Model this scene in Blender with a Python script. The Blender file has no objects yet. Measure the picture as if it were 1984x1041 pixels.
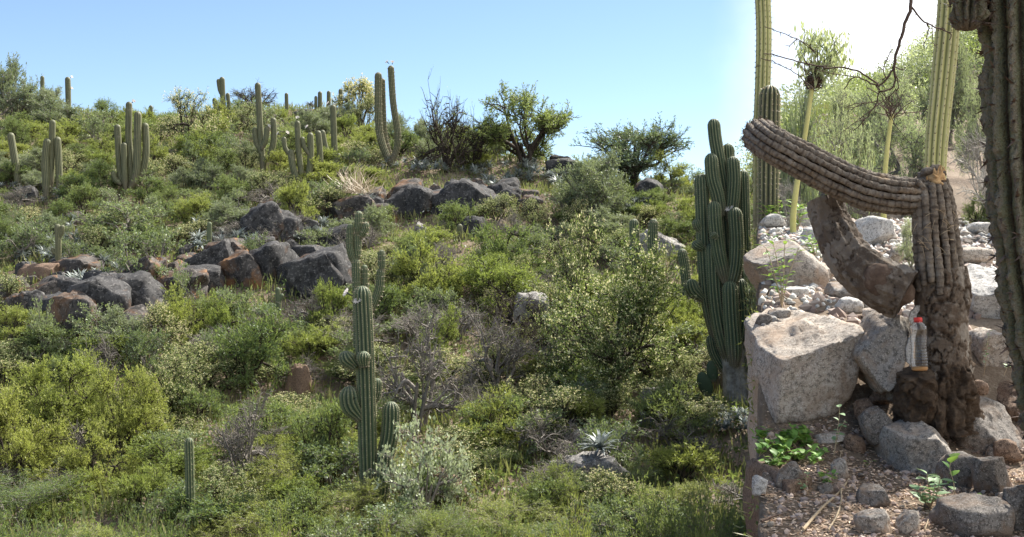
import bpy, bmesh, math, random
import numpy as np
from mathutils import Vector

# ------------------------------------------------------------------ camera, sky, sun, exposure
scene = bpy.context.scene
FPX = 2127.0                      # focal length in pixels of the 1984 px wide photograph
UC, VC = 992.0, 520.5
cam_d = bpy.data.cameras.new('camera'); cam = bpy.data.objects.new('camera', cam_d)
scene.collection.objects.link(cam); scene.camera = cam
cam.location = (0, 0, 0); cam.rotation_euler = (math.radians(90), 0, 0)
cam_d.sensor_fit = 'HORIZONTAL'; cam_d.sensor_width = 36; cam_d.lens = 36 * FPX / 1984
cam_d.clip_start = 0.05; cam_d.clip_end = 3000

SUN_AZ, SUN_EL = 46.0, 50.0       # degrees right of the view direction, above the horizon
w = bpy.data.worlds.new('World'); scene.world = w; w.use_nodes = True
nt = w.node_tree; nt.nodes.clear()
def nn(t, typ, **kw):
    n = t.nodes.new(typ)
    for k, v in kw.items(): setattr(n, k, v)
    return n
sky = nn(nt, 'ShaderNodeTexSky', sky_type='NISHITA', sun_disc=False)
sky.sun_elevation = math.radians(SUN_EL); sky.sun_rotation = math.radians(SUN_AZ)
sky.altitude = 1500; sky.air_density = 1.0; sky.dust_density = 0.35; sky.ozone_density = 2.0
bg = nn(nt, 'ShaderNodeBackground'); bg.inputs[1].default_value = 0.074
outw = nn(nt, 'ShaderNodeOutputWorld')
# overexposed white on the sun's side of the sky, painted as a cloud bank
tc = nn(nt, 'ShaderNodeTexCoord'); sp = nn(nt, 'ShaderNodeSeparateXYZ')
nt.links.new(tc.outputs['Generated'], sp.inputs[0])
at2 = nn(nt, 'ShaderNodeMath', operation='ARCTAN2'); nt.links.new(sp.outputs[0], at2.inputs[0]); nt.links.new(sp.outputs[1], at2.inputs[1])
cn = nn(nt, 'ShaderNodeTexNoise'); cn.inputs['Scale'].default_value = 5; cn.inputs['Detail'].default_value = 5
nt.links.new(tc.outputs['Generated'], cn.inputs['Vector'])
ad = nn(nt, 'ShaderNodeMath', operation='MULTIPLY_ADD'); ad.inputs[1].default_value = 0.16
nt.links.new(cn.outputs['Fac'], ad.inputs[0]); nt.links.new(at2.outputs[0], ad.inputs[2])
mr = nn(nt, 'ShaderNodeMapRange', interpolation_type='SMOOTHSTEP')
mr.inputs[1].default_value = 0.26; mr.inputs[2].default_value = 0.38; mr.inputs[3].default_value = 0; mr.inputs[4].default_value = 0.93
nt.links.new(ad.outputs[0], mr.inputs[0])
mx = nn(nt, 'ShaderNodeMix', data_type='RGBA')
nt.links.new(mr.outputs[0], mx.inputs['Factor']); nt.links.new(sky.outputs[0], mx.inputs['A']); mx.inputs['B'].default_value = (9.5, 9.6, 9.7, 1)
nt.links.new(mx.outputs['Result'], bg.inputs[0]); nt.links.new(bg.outputs[0], outw.inputs[0])

sl = bpy.data.lights.new('sun', 'SUN'); sl.energy = 4.6; sl.angle = math.radians(0.5); sl.color = (1.0, 0.95, 0.87)
sun = bpy.data.objects.new('sun', sl); scene.collection.objects.link(sun)
_az, _el = math.radians(SUN_AZ), math.radians(SUN_EL)
SUNDIR = Vector((math.sin(_az) * math.cos(_el), math.cos(_az) * math.cos(_el), math.sin(_el)))
sun.rotation_euler = (-SUNDIR).to_track_quat('-Z', 'Y').to_euler(); sun.location = SUNDIR * 60
vs = scene.view_settings; vs.view_transform = 'Standard'; vs.look = 'None'; vs.gamma = 1; vs.use_curve_mapping = False
vs.exposure = 1.35

# ------------------------------------------------------------------ helpers
rng = np.random.default_rng(7); random.seed(7)
COL = scene.collection

def _hash(ix, iy, iz, seed):
    h = (ix * 374761393 + iy * 668265263 + iz * 2147483647 + seed * 1274126177) & 0xffffffff
    h = ((h ^ (h >> 13)) * 1274126177) & 0xffffffff
    h = ((h ^ (h >> 16)) * 2246822519) & 0xffffffff
    return ((h ^ (h >> 15)) & 0xffffff) / float(0xffffff)
def vn(p, seed=0):
    p = np.asarray(p, float); i = np.floor(p).astype(np.int64); f = p - i; f = f * f * (3 - 2 * f); r = 0
    for dx in (0, 1):
        for dy in (0, 1):
            for dz in (0, 1):
                wgt = (f[..., 0] if dx else 1 - f[..., 0]) * (f[..., 1] if dy else 1 - f[..., 1]) * (f[..., 2] if dz else 1 - f[..., 2])
                r = r + wgt * _hash(i[..., 0] + dx, i[..., 1] + dy, i[..., 2] + dz, seed)
    return r * 2 - 1
def fbm(p, seed=0, octv=4, gain=0.5):
    a, s, r = 1.0, 1.0, 0
    for o in range(octv):
        r = r + a * vn(np.asarray(p) * s, seed + o * 17); a *= gain; s *= 2.03
    return r
def n2(x, y, s, seed=0, octv=3):
    x = np.asarray(x, float); y = np.asarray(y, float)
    return fbm(np.stack([x * s, y * s, np.zeros_like(x * y) + 0.37], -1), seed, octv)
def sstep(a, b, x):
    t = np.clip((np.asarray(x, float) - a) / (b - a), 0, 1); return t * t * (3 - 2 * t)

class MB:
    """collects quads/tris with an optional float attribute, builds ONE mesh object"""
    def __init__(s): s.v = []; s.f = []; s.n = 0; s.a = []; s.m = []
    def add(s, verts, faces, attr=None, mat=0):
        verts = np.asarray(verts, float).reshape(-1, 3)
        s.v.append(verts); s.f.append((np.asarray(faces, np.int64) + s.n, mat))
        s.a.append(np.zeros(len(verts)) if attr is None else np.broadcast_to(np.asarray(attr, float), (len(verts),)))
        s.n += len(verts)
    def mesh(s, name, mats, smooth=True):
        me = bpy.data.meshes.new(name)
        V = np.concatenate(s.v); me.vertices.add(len(V)); me.vertices.foreach_set('co', V.ravel())
        loops = np.concatenate([f.ravel() for f, _ in s.f]); cnt = np.concatenate([np.full(len(f), f.shape[1]) for f, _ in s.f])
        me.loops.add(len(loops)); me.loops.foreach_set('vertex_index', loops.astype(np.int32))
        me.polygons.add(len(cnt)); st = np.concatenate([[0], np.cumsum(cnt)[:-1]])
        me.polygons.foreach_set('loop_start', st.astype(np.int32)); me.polygons.foreach_set('loop_total', cnt.astype(np.int32))
        if isinstance(mats, str): mats = [mats]
        for m in mats: me.materials.append(M[m])
        me.polygons.foreach_set('material_index', np.concatenate([np.full(len(f), m) for f, m in s.f]).astype(np.int32))
        me.update(calc_edges=True)
        me.polygons.foreach_set('use_smooth', np.full(len(cnt), bool(smooth)))
        A = me.attributes.new('crest', 'FLOAT', 'POINT'); A.data.foreach_set('value', np.concatenate(s.a).astype(np.float32))
        return me
    def build(s, name, mats, parent=None, smooth=True):
        return link(name, s.mesh(name, mats, smooth), parent)
def link(name, me, parent=None):
    o = bpy.data.objects.new(name, me); COL.objects.link(o)
    if parent is not None: o.parent = parent
    return o
def tag(o, label=None, cat=None, group=None, kind=None):
    if label: o['label'] = label
    if cat: o['category'] = cat
    if group: o['group'] = group
    if kind: o['kind'] = kind
    return o
def empty(name, loc, rz=0):
    o = bpy.data.objects.new(name, None); COL.objects.link(o); o.location = loc; o.rotation_euler = (0, 0, rz)
    o.empty_display_size = 0.2; return o

def grid_faces(nr, nc, wrap=True):
    r = np.arange(nr - 1)[:, None]; c = np.arange(nc if wrap else nc - 1)[None, :]; c2 = (c + 1) % nc
    return np.stack([r * nc + c, r * nc + c2, (r + 1) * nc + c2, (r + 1) * nc + c], -1).reshape(-1, 4)
def catmull(pts, step):
    P = np.asarray(pts, float)
    if len(P) == 2:
        n = max(2, int(np.linalg.norm(P[1] - P[0]) / step) + 1); t = np.linspace(0, 1, n)[:, None]; return P[0] * (1 - t) + P[1] * t, t[:, 0]
    Q = np.vstack([2 * P[0] - P[1], P, 2 * P[-1] - P[-2]]); out = []; tt = []
    for i in range(len(P) - 1):
        p0, p1, p2, p3 = Q[i:i + 4]; n = max(2, int(np.linalg.norm(p2 - p1) / step) + 1)
        t = np.linspace(0, 1, n, endpoint=False)[:, None]
        out.append(0.5 * (2 * p1 + (p2 - p0) * t + (2 * p0 - 5 * p1 + 4 * p2 - p3) * t ** 2 + (3 * p1 - p0 - 3 * p2 + p3) * t ** 3)); tt.append((i + t[:, 0]) / (len(P) - 1))
    out.append(P[-1:]); tt.append([1.0]); return np.vstack(out), np.concatenate(tt)
def frames(P):
    T = np.gradient(P, axis=0); T /= np.linalg.norm(T, axis=1, keepdims=True) + 1e-9
    ref = np.array([0, -1.0, 0]) if abs(T[0][1]) < 0.9 else np.array([1.0, 0, 0])
    N = np.zeros_like(P); B = np.zeros_like(P); n = ref
    for i in range(len(P)):
        n = n - T[i] * n.dot(T[i]); n /= np.linalg.norm(n) + 1e-9; N[i] = n; B[i] = np.cross(T[i], n)
    return T, N, B
def tube(mb, pts, rad, k=5, step=None, attr=None, mat=0, cap=True):
    P = np.asarray(pts, float); rad = np.asarray(rad, float)
    if step: 
        P2, t = catmull(P, step); rad = np.interp(t, np.linspace(0, 1, len(rad)), rad) if rad.ndim and len(rad) > 1 else np.full(len(P2), float(rad.ravel()[0])); P = P2
    elif rad.ndim == 0: rad = np.full(len(P), float(rad))
    T, N, B = frames(P); a = np.arange(k) * 2 * np.pi / k
    V = P[:, None] + rad[:, None, None] * (np.cos(a)[None, :, None] * N[:, None] + np.sin(a)[None, :, None] * B[:, None])
    mb.add(V.reshape(-1, 3), grid_faces(len(P), k), attr, mat)
    if cap:
        for i, fl in ((0, True), (len(P) - 1, False)):
            mb.add(V[i], [np.arange(k)[::-1] if fl else np.arange(k)], attr, mat)
def lathe(mb, prof, k=32, mat=0, base=(0, 0, 0), mod=None):
    prof = np.asarray(prof, float); a = np.arange(k) * 2 * np.pi / k
    r = prof[:, 0][:, None] * (np.ones(k)[None] if mod is None else mod(prof[:, 1][:, None], a[None]))
    V = np.stack([r * np.cos(a), r * np.sin(a), np.broadcast_to(prof[:, 1][:, None], r.shape)], -1) + np.asarray(base)
    mb.add(V.reshape(-1, 3), grid_faces(len(prof), k), None, mat)

# ------------------------------------------------------------------ materials
M = {}
def newmat(name):
    m = bpy.data.materials.new(name); m.use_nodes = True; t = m.node_tree; t.nodes.clear(); M[name] = m
    out = nn(t, 'ShaderNodeOutputMaterial'); return t, out
def ramp(t, fac, stops):
    r = nn(t, 'ShaderNodeValToRGB'); e = r.color_ramp.elements
    while len(e) < len(stops): e.new(0.5)
    for el, (p, c) in zip(e, stops): el.position = p; el.color = (*c, 1)
    t.links.new(fac, r.inputs[0]); return r.outputs[0]
def noise(t, scale, detail=4, rough=0.55, coord='Object', dist=0):
    tc = nn(t, 'ShaderNodeTexCoord'); n = nn(t, 'ShaderNodeTexNoise'); n.inputs['Scale'].default_value = scale
    n.inputs['Detail'].default_value = detail; n.inputs['Roughness'].default_value = rough; n.inputs['Distortion'].default_value = dist
    t.links.new(tc.outputs[coord], n.inputs['Vector']); return n.outputs['Fac']
def mixc(t, f, a, b, mode='MIX'):
    m = nn(t, 'ShaderNodeMix', data_type='RGBA', blend_type=mode)
    for s, v in (('Factor', f), ('A', a), ('B', b)):
        if isinstance(v, (int, float)): m.inputs[s].default_value = v
        elif isinstance(v, tuple): m.inputs[s].default_value = (*v, 1)
        else: t.links.new(v, m.inputs[s])
    return m.outputs['Result']
def mapr(t, v, a, b, c=0.0, d=1.0):
    m = nn(t, 'ShaderNodeMapRange'); t.links.new(v, m.inputs[0])
    for i, x in enumerate((a, b, c, d)): m.inputs[i + 1].default_value = x
    return m.outputs[0]
def princ(t, out, col, rough=0.85, spec=0.3, bump=None, bs=0.3, bd=0.02):
    p = nn(t, 'ShaderNodeBsdfPrincipled')
    if isinstance(col, tuple): p.inputs['Base Color'].default_value = (*col, 1)
    else: t.links.new(col, p.inputs['Base Color'])
    p.inputs['Roughness'].default_value = rough; p.inputs['Specular IOR Level'].default_value = spec
    if bump is not None:
        b = nn(t, 'ShaderNodeBump'); b.inputs['Strength'].default_value = bs; b.inputs['Distance'].default_value = bd
        t.links.new(bump, b.inputs['Height']); t.links.new(b.outputs[0], p.inputs['Normal'])
    t.links.new(p.outputs[0], out.inputs[0]); return p
def leafmat(name, a, b, tr=0.4, rough=0.5, tint=0.4):
    t, out = newmat(name); g = nn(t, 'ShaderNodeNewGeometry'); oi = nn(t, 'ShaderNodeObjectInfo')
    c = ramp(t, g.outputs['Random Per Island'], [(0, a), (1, b)])
    hs = nn(t, 'ShaderNodeHueSaturation'); t.links.new(c, hs.inputs['Color'])
    t.links.new(mapr(t, oi.outputs['Random'], 0, 1, 0.478, 0.515), hs.inputs['Hue']); t.links.new(mapr(t, oi.outputs['Random'], 1, 0, 0.8, 1.2), hs.inputs['Value'])
    p = nn(t, 'ShaderNodeBsdfPrincipled'); p.inputs['Roughness'].default_value = rough; p.inputs['Specular IOR Level'].default_value = 0.35
    tl = nn(t, 'ShaderNodeBsdfTranslucent'); t.links.new(hs.outputs[0], p.inputs['Base Color'])
    tcx = mixc(t, tint if name.startswith(('leaf', 'grass')) else 0.0, hs.outputs[0], (0.30, 0.36, 0.04), 'MIX'); t.links.new(tcx, tl.inputs[0])
    ms = nn(t, 'ShaderNodeMixShader'); ms.inputs[0].default_value = tr
    t.links.new(p.outputs[0], ms.inputs[1]); t.links.new(tl.outputs[0], ms.inputs[2]); t.links.new(ms.outputs[0], out.inputs[0])
leafmat('leaf_lime', (0.17, 0.225, 0.05), (0.34, 0.38, 0.115), 0.48)
leafmat('leaf_green', (0.095, 0.155, 0.055), (0.2, 0.26, 0.1), 0.45)
leafmat('leaf_broad', (0.1, 0.15, 0.07), (0.26, 0.32, 0.17), 0.38)
leafmat('leaf_pale', (0.30, 0.36, 0.22), (0.52, 0.58, 0.42), 0.35)
leafmat('leaf_grey', (0.15, 0.195, 0.115), (0.27, 0.31, 0.2), 0.35)
leafmat('leaf_blue', (0.09, 0.145, 0.095), (0.18, 0.23, 0.15), 0.35)
leafmat('leaf_hazed', (0.3, 0.37, 0.2), (0.46, 0.52, 0.31), 0.5)  # background haze and overexposure painted into a paler leaf colour
leafmat('leaf_seedling', (0.12, 0.26, 0.05), (0.20, 0.36, 0.08), 0.4)
leafmat('leaf_mint', (0.20, 0.34, 0.17), (0.28, 0.42, 0.22), 0.3)
leafmat('flower_cream', (0.70, 0.64, 0.30), (0.84, 0.80, 0.50), 0.4, 0.7)
leafmat('petal_white', (0.75, 0.70, 0.66), (0.85, 0.80, 0.74), 0.3, 0.6)
leafmat('silver_leaf', (0.17, 0.20, 0.185), (0.38, 0.41, 0.385), 0.15)
leafmat('grass', (0.12, 0.14, 0.05), (0.34, 0.32, 0.15), 0.35)
leafmat('dry_grass', (0.30, 0.26, 0.17), (0.48, 0.43, 0.30), 0.3)
leafmat('litter', (0.28, 0.175, 0.10), (0.70, 0.56, 0.40), 0.05, 0.8)
leafmat('pebble', (0.17, 0.13, 0.10), (0.42, 0.35, 0.28), 0.0, 0.85)
leafmat('scree', (0.36, 0.34, 0.31), (0.68, 0.66, 0.62), 0.0, 0.85)
leafmat('spine', (0.30, 0.25, 0.16), (0.62, 0.56, 0.42), 0.2, 0.6)
leafmat('spine_dark', (0.05, 0.035, 0.025), (0.14, 0.10, 0.07), 0.0, 0.7)
def barkmat(name, a, b, sc=9):
    t, out = newmat(name); n = noise(t, sc, 6, 0.7); c = ramp(t, n, [(0.3, a), (0.7, b)]); princ(t, out, c, 0.9, 0.2, noise(t, sc * 5, 4), 0.5, 0.01)
barkmat('bark_dark', (0.022, 0.017, 0.013), (0.075, 0.06, 0.048))
barkmat('bark_grey', (0.11, 0.095, 0.08), (0.27, 0.245, 0.22))
barkmat('bark_pale', (0.10, 0.085, 0.068), (0.46, 0.44, 0.40), 7)
barkmat('twig_brown', (0.05, 0.032, 0.024), (0.13, 0.09, 0.07), 20)
barkmat('twig_straw', (0.30, 0.22, 0.13), (0.52, 0.42, 0.29), 25)
barkmat('stem_yellow', (0.42, 0.40, 0.13), (0.58, 0.55, 0.24), 6)
def cactusmat(name, green, valley, crest, pale=(0.30, 0.27, 0.22), paleamt=0.25, cpow=3.0, csc=5, bmp=.15):
    t, out = newmat(name); a = nn(t, 'ShaderNodeAttribute', attribute_name='crest')
    n = noise(t, csc, 5, 0.6); n3 = noise(t, csc * 8, 3, 0.6)
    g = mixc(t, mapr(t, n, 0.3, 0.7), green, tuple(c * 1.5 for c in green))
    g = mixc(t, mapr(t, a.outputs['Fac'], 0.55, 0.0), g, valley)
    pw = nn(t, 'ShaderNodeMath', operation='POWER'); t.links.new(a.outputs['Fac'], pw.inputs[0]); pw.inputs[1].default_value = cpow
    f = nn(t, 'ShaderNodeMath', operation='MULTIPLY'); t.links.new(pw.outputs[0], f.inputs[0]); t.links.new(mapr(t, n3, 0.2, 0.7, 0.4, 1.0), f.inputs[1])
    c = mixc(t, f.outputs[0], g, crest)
    n2_ = noise(t, csc * .7, 6, 0.7); c = mixc(t, mapr(t, n2_, 0.58, 0.75, 0, paleamt * 2), c, pale)
    tg = nn(t, 'ShaderNodeTexCoord'); sg = nn(t, 'ShaderNodeSeparateXYZ'); t.links.new(tg.outputs['Generated'], sg.inputs[0]); ma = nn(t, 'ShaderNodeMath', operation='MULTIPLY_ADD'); t.links.new(n2_, ma.inputs[0]); ma.inputs[1].default_value = .7; t.links.new(sg.outputs[2], ma.inputs[2])
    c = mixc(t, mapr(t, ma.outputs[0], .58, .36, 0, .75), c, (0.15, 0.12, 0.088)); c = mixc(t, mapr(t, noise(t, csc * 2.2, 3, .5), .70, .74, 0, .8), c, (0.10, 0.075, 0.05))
    princ(t, out, c, 0.62 if bmp < .5 else .9, 0.4 if bmp < .5 else .15, n3, bmp, 0.01 if bmp < .5 else .03)
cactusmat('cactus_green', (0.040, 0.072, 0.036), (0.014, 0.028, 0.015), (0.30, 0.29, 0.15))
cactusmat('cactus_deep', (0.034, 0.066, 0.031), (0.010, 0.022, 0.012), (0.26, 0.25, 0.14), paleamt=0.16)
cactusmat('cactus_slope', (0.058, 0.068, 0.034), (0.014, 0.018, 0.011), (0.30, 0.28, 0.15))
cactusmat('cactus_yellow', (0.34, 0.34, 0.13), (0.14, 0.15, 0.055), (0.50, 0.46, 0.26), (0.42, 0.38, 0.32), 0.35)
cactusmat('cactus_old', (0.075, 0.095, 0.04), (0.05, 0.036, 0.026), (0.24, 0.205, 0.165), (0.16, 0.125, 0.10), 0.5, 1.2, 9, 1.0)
def rockmat(name, base, dark, light, stain, sa=0.5, speck=60, sb=0.62):
    t, out = newmat(name); n = noise(t, 1.6, 6, 0.65); s = noise(t, speck, 3, 0.8); s2 = noise(t, speck * 3.2, 2, 0.7)
    c = ramp(t, n, [(0.3, dark), (0.55, base), (0.8, light)])
    c = mixc(t, mapr(t, s, 0.47, 0.60, 0, 0.75), c, tuple(x * 0.35 for x in dark)); c = mixc(t, mapr(t, s2, 0.56, 0.66, 0, 0.6), c, tuple(min(0.75, x * 1.5) for x in light))
    st = noise(t, 2.1, 5, 0.6, 'Generated', 0.6); c = mixc(t, mapr(t, st, sb - 0.1, sb + 0.08, 0, sa), c, stain)
    princ(t, out, c, 0.88, 0.25, noise(t, speck * 0.5, 8, 0.75), 0.7, 0.015)
rockmat('granite', (0.35, 0.315, 0.275), (0.20, 0.18, 0.155), (0.46, 0.42, 0.37), (0.34, 0.23, 0.15), 0.6, 60, .55)
rockmat('granite_tan', (0.44, 0.385, 0.33), (0.30, 0.25, 0.205), (0.54, 0.49, 0.43), (0.35, 0.245, 0.165), 0.6, 55, 0.56)
rockmat('granite_white', (0.52, 0.50, 0.47), (0.36, 0.34, 0.31), (0.62, 0.60, 0.57), (0.48, 0.40, 0.31), 0.4)
rockmat('granite_dark', (0.20, 0.18, 0.16), (0.10, 0.09, 0.08), (0.31, 0.285, 0.255), (0.20, 0.135, 0.09), 0.7, 60, .55)
rockmat('rock_brown', (0.22, 0.15, 0.105), (0.13, 0.085, 0.06), (0.30, 0.22, 0.16), (0.16, 0.09, 0.055), 0.6)
rockmat('hill_rock', (0.060, 0.058, 0.058), (0.030, 0.030, 0.031), (0.12, 0.115, 0.11), (0.15, 0.08, 0.04), 0.6, 5, 0.64)
rockmat('hill_rock_orange', (0.085, 0.075, 0.068), (0.04, 0.038, 0.037), (0.15, 0.135, 0.12), (0.22, 0.105, 0.04), 0.75, 5, 0.56)
rockmat('hill_rock_pale', (0.27, 0.255, 0.235), (0.15, 0.14, 0.13), (0.38, 0.36, 0.34), (0.23, 0.17, 0.12), 0.4, 14)
# soil: grey brown under the scrub, sandy tan with pale grit in the open
t, out = newmat('soil'); n1 = noise(t, 0.6, 6, 0.6); n2s = noise(t, 28, 4, 0.75); n3s = noise(t, 95, 3, 0.7)
c = ramp(t, n1, [(0.3, (0.085, 0.062, 0.045)), (0.5, (0.17, 0.128, 0.092)), (0.72, (0.27, 0.22, 0.165))])
c = mixc(t, mapr(t, n2s, 0.5, 0.68, 0, 0.5), c, (0.38, 0.31, 0.235)); c = mixc(t, mapr(t, n3s, 0.56, 0.7, 0, 0.7), c, (0.10, 0.065, 0.045))
princ(t, out, c, 0.95, 0.15, n3s, 0.6, 0.02)
# broken cactus
t, out = newmat('dead_rib'); a = nn(t, 'ShaderNodeAttribute', attribute_name='crest'); n = noise(t, 14, 6, 0.7); nb = noise(t, 70, 4, 0.7)
c = ramp(t, n, [(0.3, (0.062, 0.047, 0.036)), (0.5, (0.15, 0.122, 0.098)), (0.72, (0.31, 0.275, 0.235))])
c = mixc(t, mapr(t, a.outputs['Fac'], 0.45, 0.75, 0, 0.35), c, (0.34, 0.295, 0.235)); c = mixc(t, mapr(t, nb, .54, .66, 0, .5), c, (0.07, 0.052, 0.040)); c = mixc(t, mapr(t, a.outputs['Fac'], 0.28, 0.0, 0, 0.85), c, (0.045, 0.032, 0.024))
c = mixc(t, mapr(t, noise(t, 6, 5, 0.6), 0.62, 0.74, 0, 0.55), c, (0.30, 0.19, 0.09)); princ(t, out, c, 0.92, 0.15, nb, 1.0, 0.014)
t, out = newmat('dead_core'); c = ramp(t, noise(t, 18, 5, 0.7), [(0.3, (0.030, 0.020, 0.014)), (0.7, (0.12, 0.08, 0.05))]); princ(t, out, c, 0.95, 0.1, noise(t, 60, 4), 0.6, 0.01)
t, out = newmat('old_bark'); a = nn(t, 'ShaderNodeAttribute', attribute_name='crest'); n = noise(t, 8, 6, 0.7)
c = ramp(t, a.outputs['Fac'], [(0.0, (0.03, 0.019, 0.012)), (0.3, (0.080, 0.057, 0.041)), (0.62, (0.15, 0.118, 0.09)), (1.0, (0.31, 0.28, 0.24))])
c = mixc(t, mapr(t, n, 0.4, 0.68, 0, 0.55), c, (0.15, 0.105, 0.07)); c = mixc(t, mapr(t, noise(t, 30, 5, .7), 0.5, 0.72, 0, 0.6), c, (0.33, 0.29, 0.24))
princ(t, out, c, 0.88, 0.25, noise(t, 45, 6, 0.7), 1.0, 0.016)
t, out = newmat('rotten_wood'); c = ramp(t, noise(t, 16, 7, 0.75), [(0.3, (0.036, 0.025, 0.018)), (0.55, (0.115, 0.082, 0.057)), (0.75, (0.23, 0.175, 0.125))]); princ(t, out, c, 0.95, 0.15, noise(t, 50, 6, 0.8), 1.0, 0.02)
t, out = newmat('split_wood'); c = ramp(t, noise(t, 22, 5, 0.7), [(0.3, (0.36, 0.20, 0.08)), (0.7, (0.62, 0.43, 0.23))]); princ(t, out, c, 0.8, 0.2, noise(t, 60, 4), 0.6, 0.008)
t, out = newmat('sawn_end'); c = ramp(t, noise(t, 9, 6, 0.7, 'Object', 1.5), [(0.3, (0.05, 0.032, 0.024)), (0.55, (0.11, 0.075, 0.055)), (0.8, (0.23, 0.18, 0.14))]); princ(t, out, c, 0.9, 0.2, noise(t, 35, 5), 0.5, 0.008)
t, out = newmat('clear_plastic'); p = princ(t, out, (1.0, 1.0, 1.0), 0.02, 0.5); p.inputs['Transmission Weight'].default_value = 1.0; p.inputs['IOR'].default_value = 1.4
t, out = newmat('cap_red'); princ(t, out, (0.62, 0.035, 0.025), 0.4, 0.4)
t, out = newmat('amber_liquid'); p = princ(t, out, (0.55, 0.27, 0.08), 0.5, 0.4)

# ------------------------------------------------------------------ terrain
PY = np.array([-60, 9, 12, 15, 19, 24, 30, 36, 44, 60, 90.]); PZ = np.array([-3.75, -3.75, -3.6, -3.15, -2.45, -0.75, 1.45, 3.6, 6.0, 10.6, 19.])
_d = np.linspace(20, 80, 1200); _v = VC - FPX * np.interp(_d, PY, PZ) / _d        # apparent row of the slope at each distance
CU = np.array([-900, 0, 110, 200, 300, 450, 650, 720, 800, 950, 1050, 1200, 1300, 1440, 1600, 2300]); CV = np.array([180, 188, 212, 216, 226, 210, 206, 244, 262, 282, 300, 334, 348, 370, 360, 330])
FU = np.array([1380, 1480, 1600, 1750, 1850, 2000, 2400]); FV = np.array([430, 250, 205, 165, 105, 60, 0])
def crest_dist(u): return np.interp(-np.interp(u, CU, CV), -_v, _d)
def H_hill(x, y):
    x = np.asarray(x, float); y = np.asarray(y, float)
    u = UC + FPX * x / np.maximum(y, 22.0); d0 = crest_dist(u); pz = np.interp(y, PY, PZ); z0 = np.interp(d0, PY, PZ)
    k = 0.8; s = y - d0; over = np.maximum(s, 0) + np.log1p(np.exp(-np.abs(s) / k)) * k
    z = np.interp(y - over, PY, PZ) - 0.10 * over
    z = np.maximum(z, -4.5)
    z = z + 0.22 * n2(x, y, 0.45, 3) * sstep(9, 14, y) + 0.10 * n2(x, y, 1.4, 5)
    ug = UC + FPX * x / np.maximum(y, 30.0); vf = np.interp(ug, FU, FV); zf = (VC - vf) / FPX * 78 * (1 + 0.06 * n2(x, y, 0.12, 9))
    q = sstep(40, 80, y) * sstep(1425, 1490, ug); z = np.maximum(z, 0) * (1 - q) + np.minimum(z, 0) * (1 - q) + zf * q * sstep(150, 95, y) - 4.5 * q * sstep(95, 150, y)
    # right-hand flank of the side valley
    tgt = np.interp(y, [9, 10, 13, 20, 28, 36, 44], [.3, .42, .85, 1.9, 3.3, 5.0, 6.3]); m = sstep(0.0, 2.4, x - 0.222 * y) * sstep(9, 11, y) * sstep(56, 44, y)
    return np.maximum(z, z * (1 - m) + (tgt + 0.15 * n2(x, y, 0.8, 41)) * m)
def terr_edge(y):
    return np.interp(y, [3.0, 3.36, 3.44, 3.8, 10.0, 14.0], [-4.0, -1.2, 0.762, 0.845, 2.224, 3.4])
def T_ter(x, y):
    z = np.interp(y, [-10, 3.55, 4.35, 4.62, 5.05, 5.4, 7.5, 10.0, 13], [-0.95, -0.875, -0.76, -0.66, -0.26, -0.19, 0.07, 0.42, 0.5])
    return z + 0.022 * n2(x, y, 3.0, 21) + 0.010 * n2(x, y, 11, 23)
def H(x, y):
    x = np.asarray(x, float); y = np.asarray(y, float)
    m = sstep(-0.012, 0.012, x - terr_edge(y) + 0.012 * n2(x, y, 4, 31)) * sstep(13.5, 10.0, y) * sstep(16, 12, x) * sstep(-9, -7, y)
    return H_hill(x, y) * (1 - m) + T_ter(x, y) * m
def Hs(x, y): return float(H(np.array([x]), np.array([y]))[0])
def at(u, v, d): return np.array([(u - UC) / FPX * d, d, (VC - v) / FPX * d])
_ys = np.arange(10.5, 90, 0.05)
def hit(u, v):
    z = (VC - v) / FPX * _ys; h = H_hill((u - UC) / FPX * _ys, _ys); i = np.where(h >= z)[0]
    y = _ys[i[0]] if len(i) else float(crest_dist(u)); return np.array([(u - UC) / FPX * y, y, Hs((u - UC) / FPX * y, y)])
def hit_ter(u, v):
    ys = np.arange(3.0, 12, 0.01); x = (u - UC) / FPX * ys; i = np.where(T_ter(x, ys) >= (VC - v) / FPX * ys)[0]
    y = ys[i[0]] if len(i) else 9.5; return np.array([(u - UC) / FPX * y, y, Hs((u - UC) / FPX * y, y)])

xs = np.concatenate([np.linspace(-1500, -70, 12), np.arange(-60, -3, 1.0), np.arange(-3, 0.6, 0.2), np.arange(0.6, 2.35, 0.016), np.arange(2.35, 4.6, 0.05), np.arange(4.6, 12, 0.3), np.arange(12, 62, 1.0), np.linspace(70, 1500, 12)])
ys = np.concatenate([np.linspace(-400, -12, 6), np.arange(-10, 2.6, 1.0), np.arange(2.6, 10.5, 0.045), np.arange(10.5, 60, 0.5), np.arange(60, 130, 2.0), np.linspace(140, 2500, 12)])
X, Y = np.meshgrid(xs, ys); mb = MB(); mb.add(np.stack([X, Y, H(X, Y)], -1).reshape(-1, 3), grid_faces(len(ys), len(xs), False)); tag(mb.build('ground', 'soil'), kind='structure')

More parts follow.
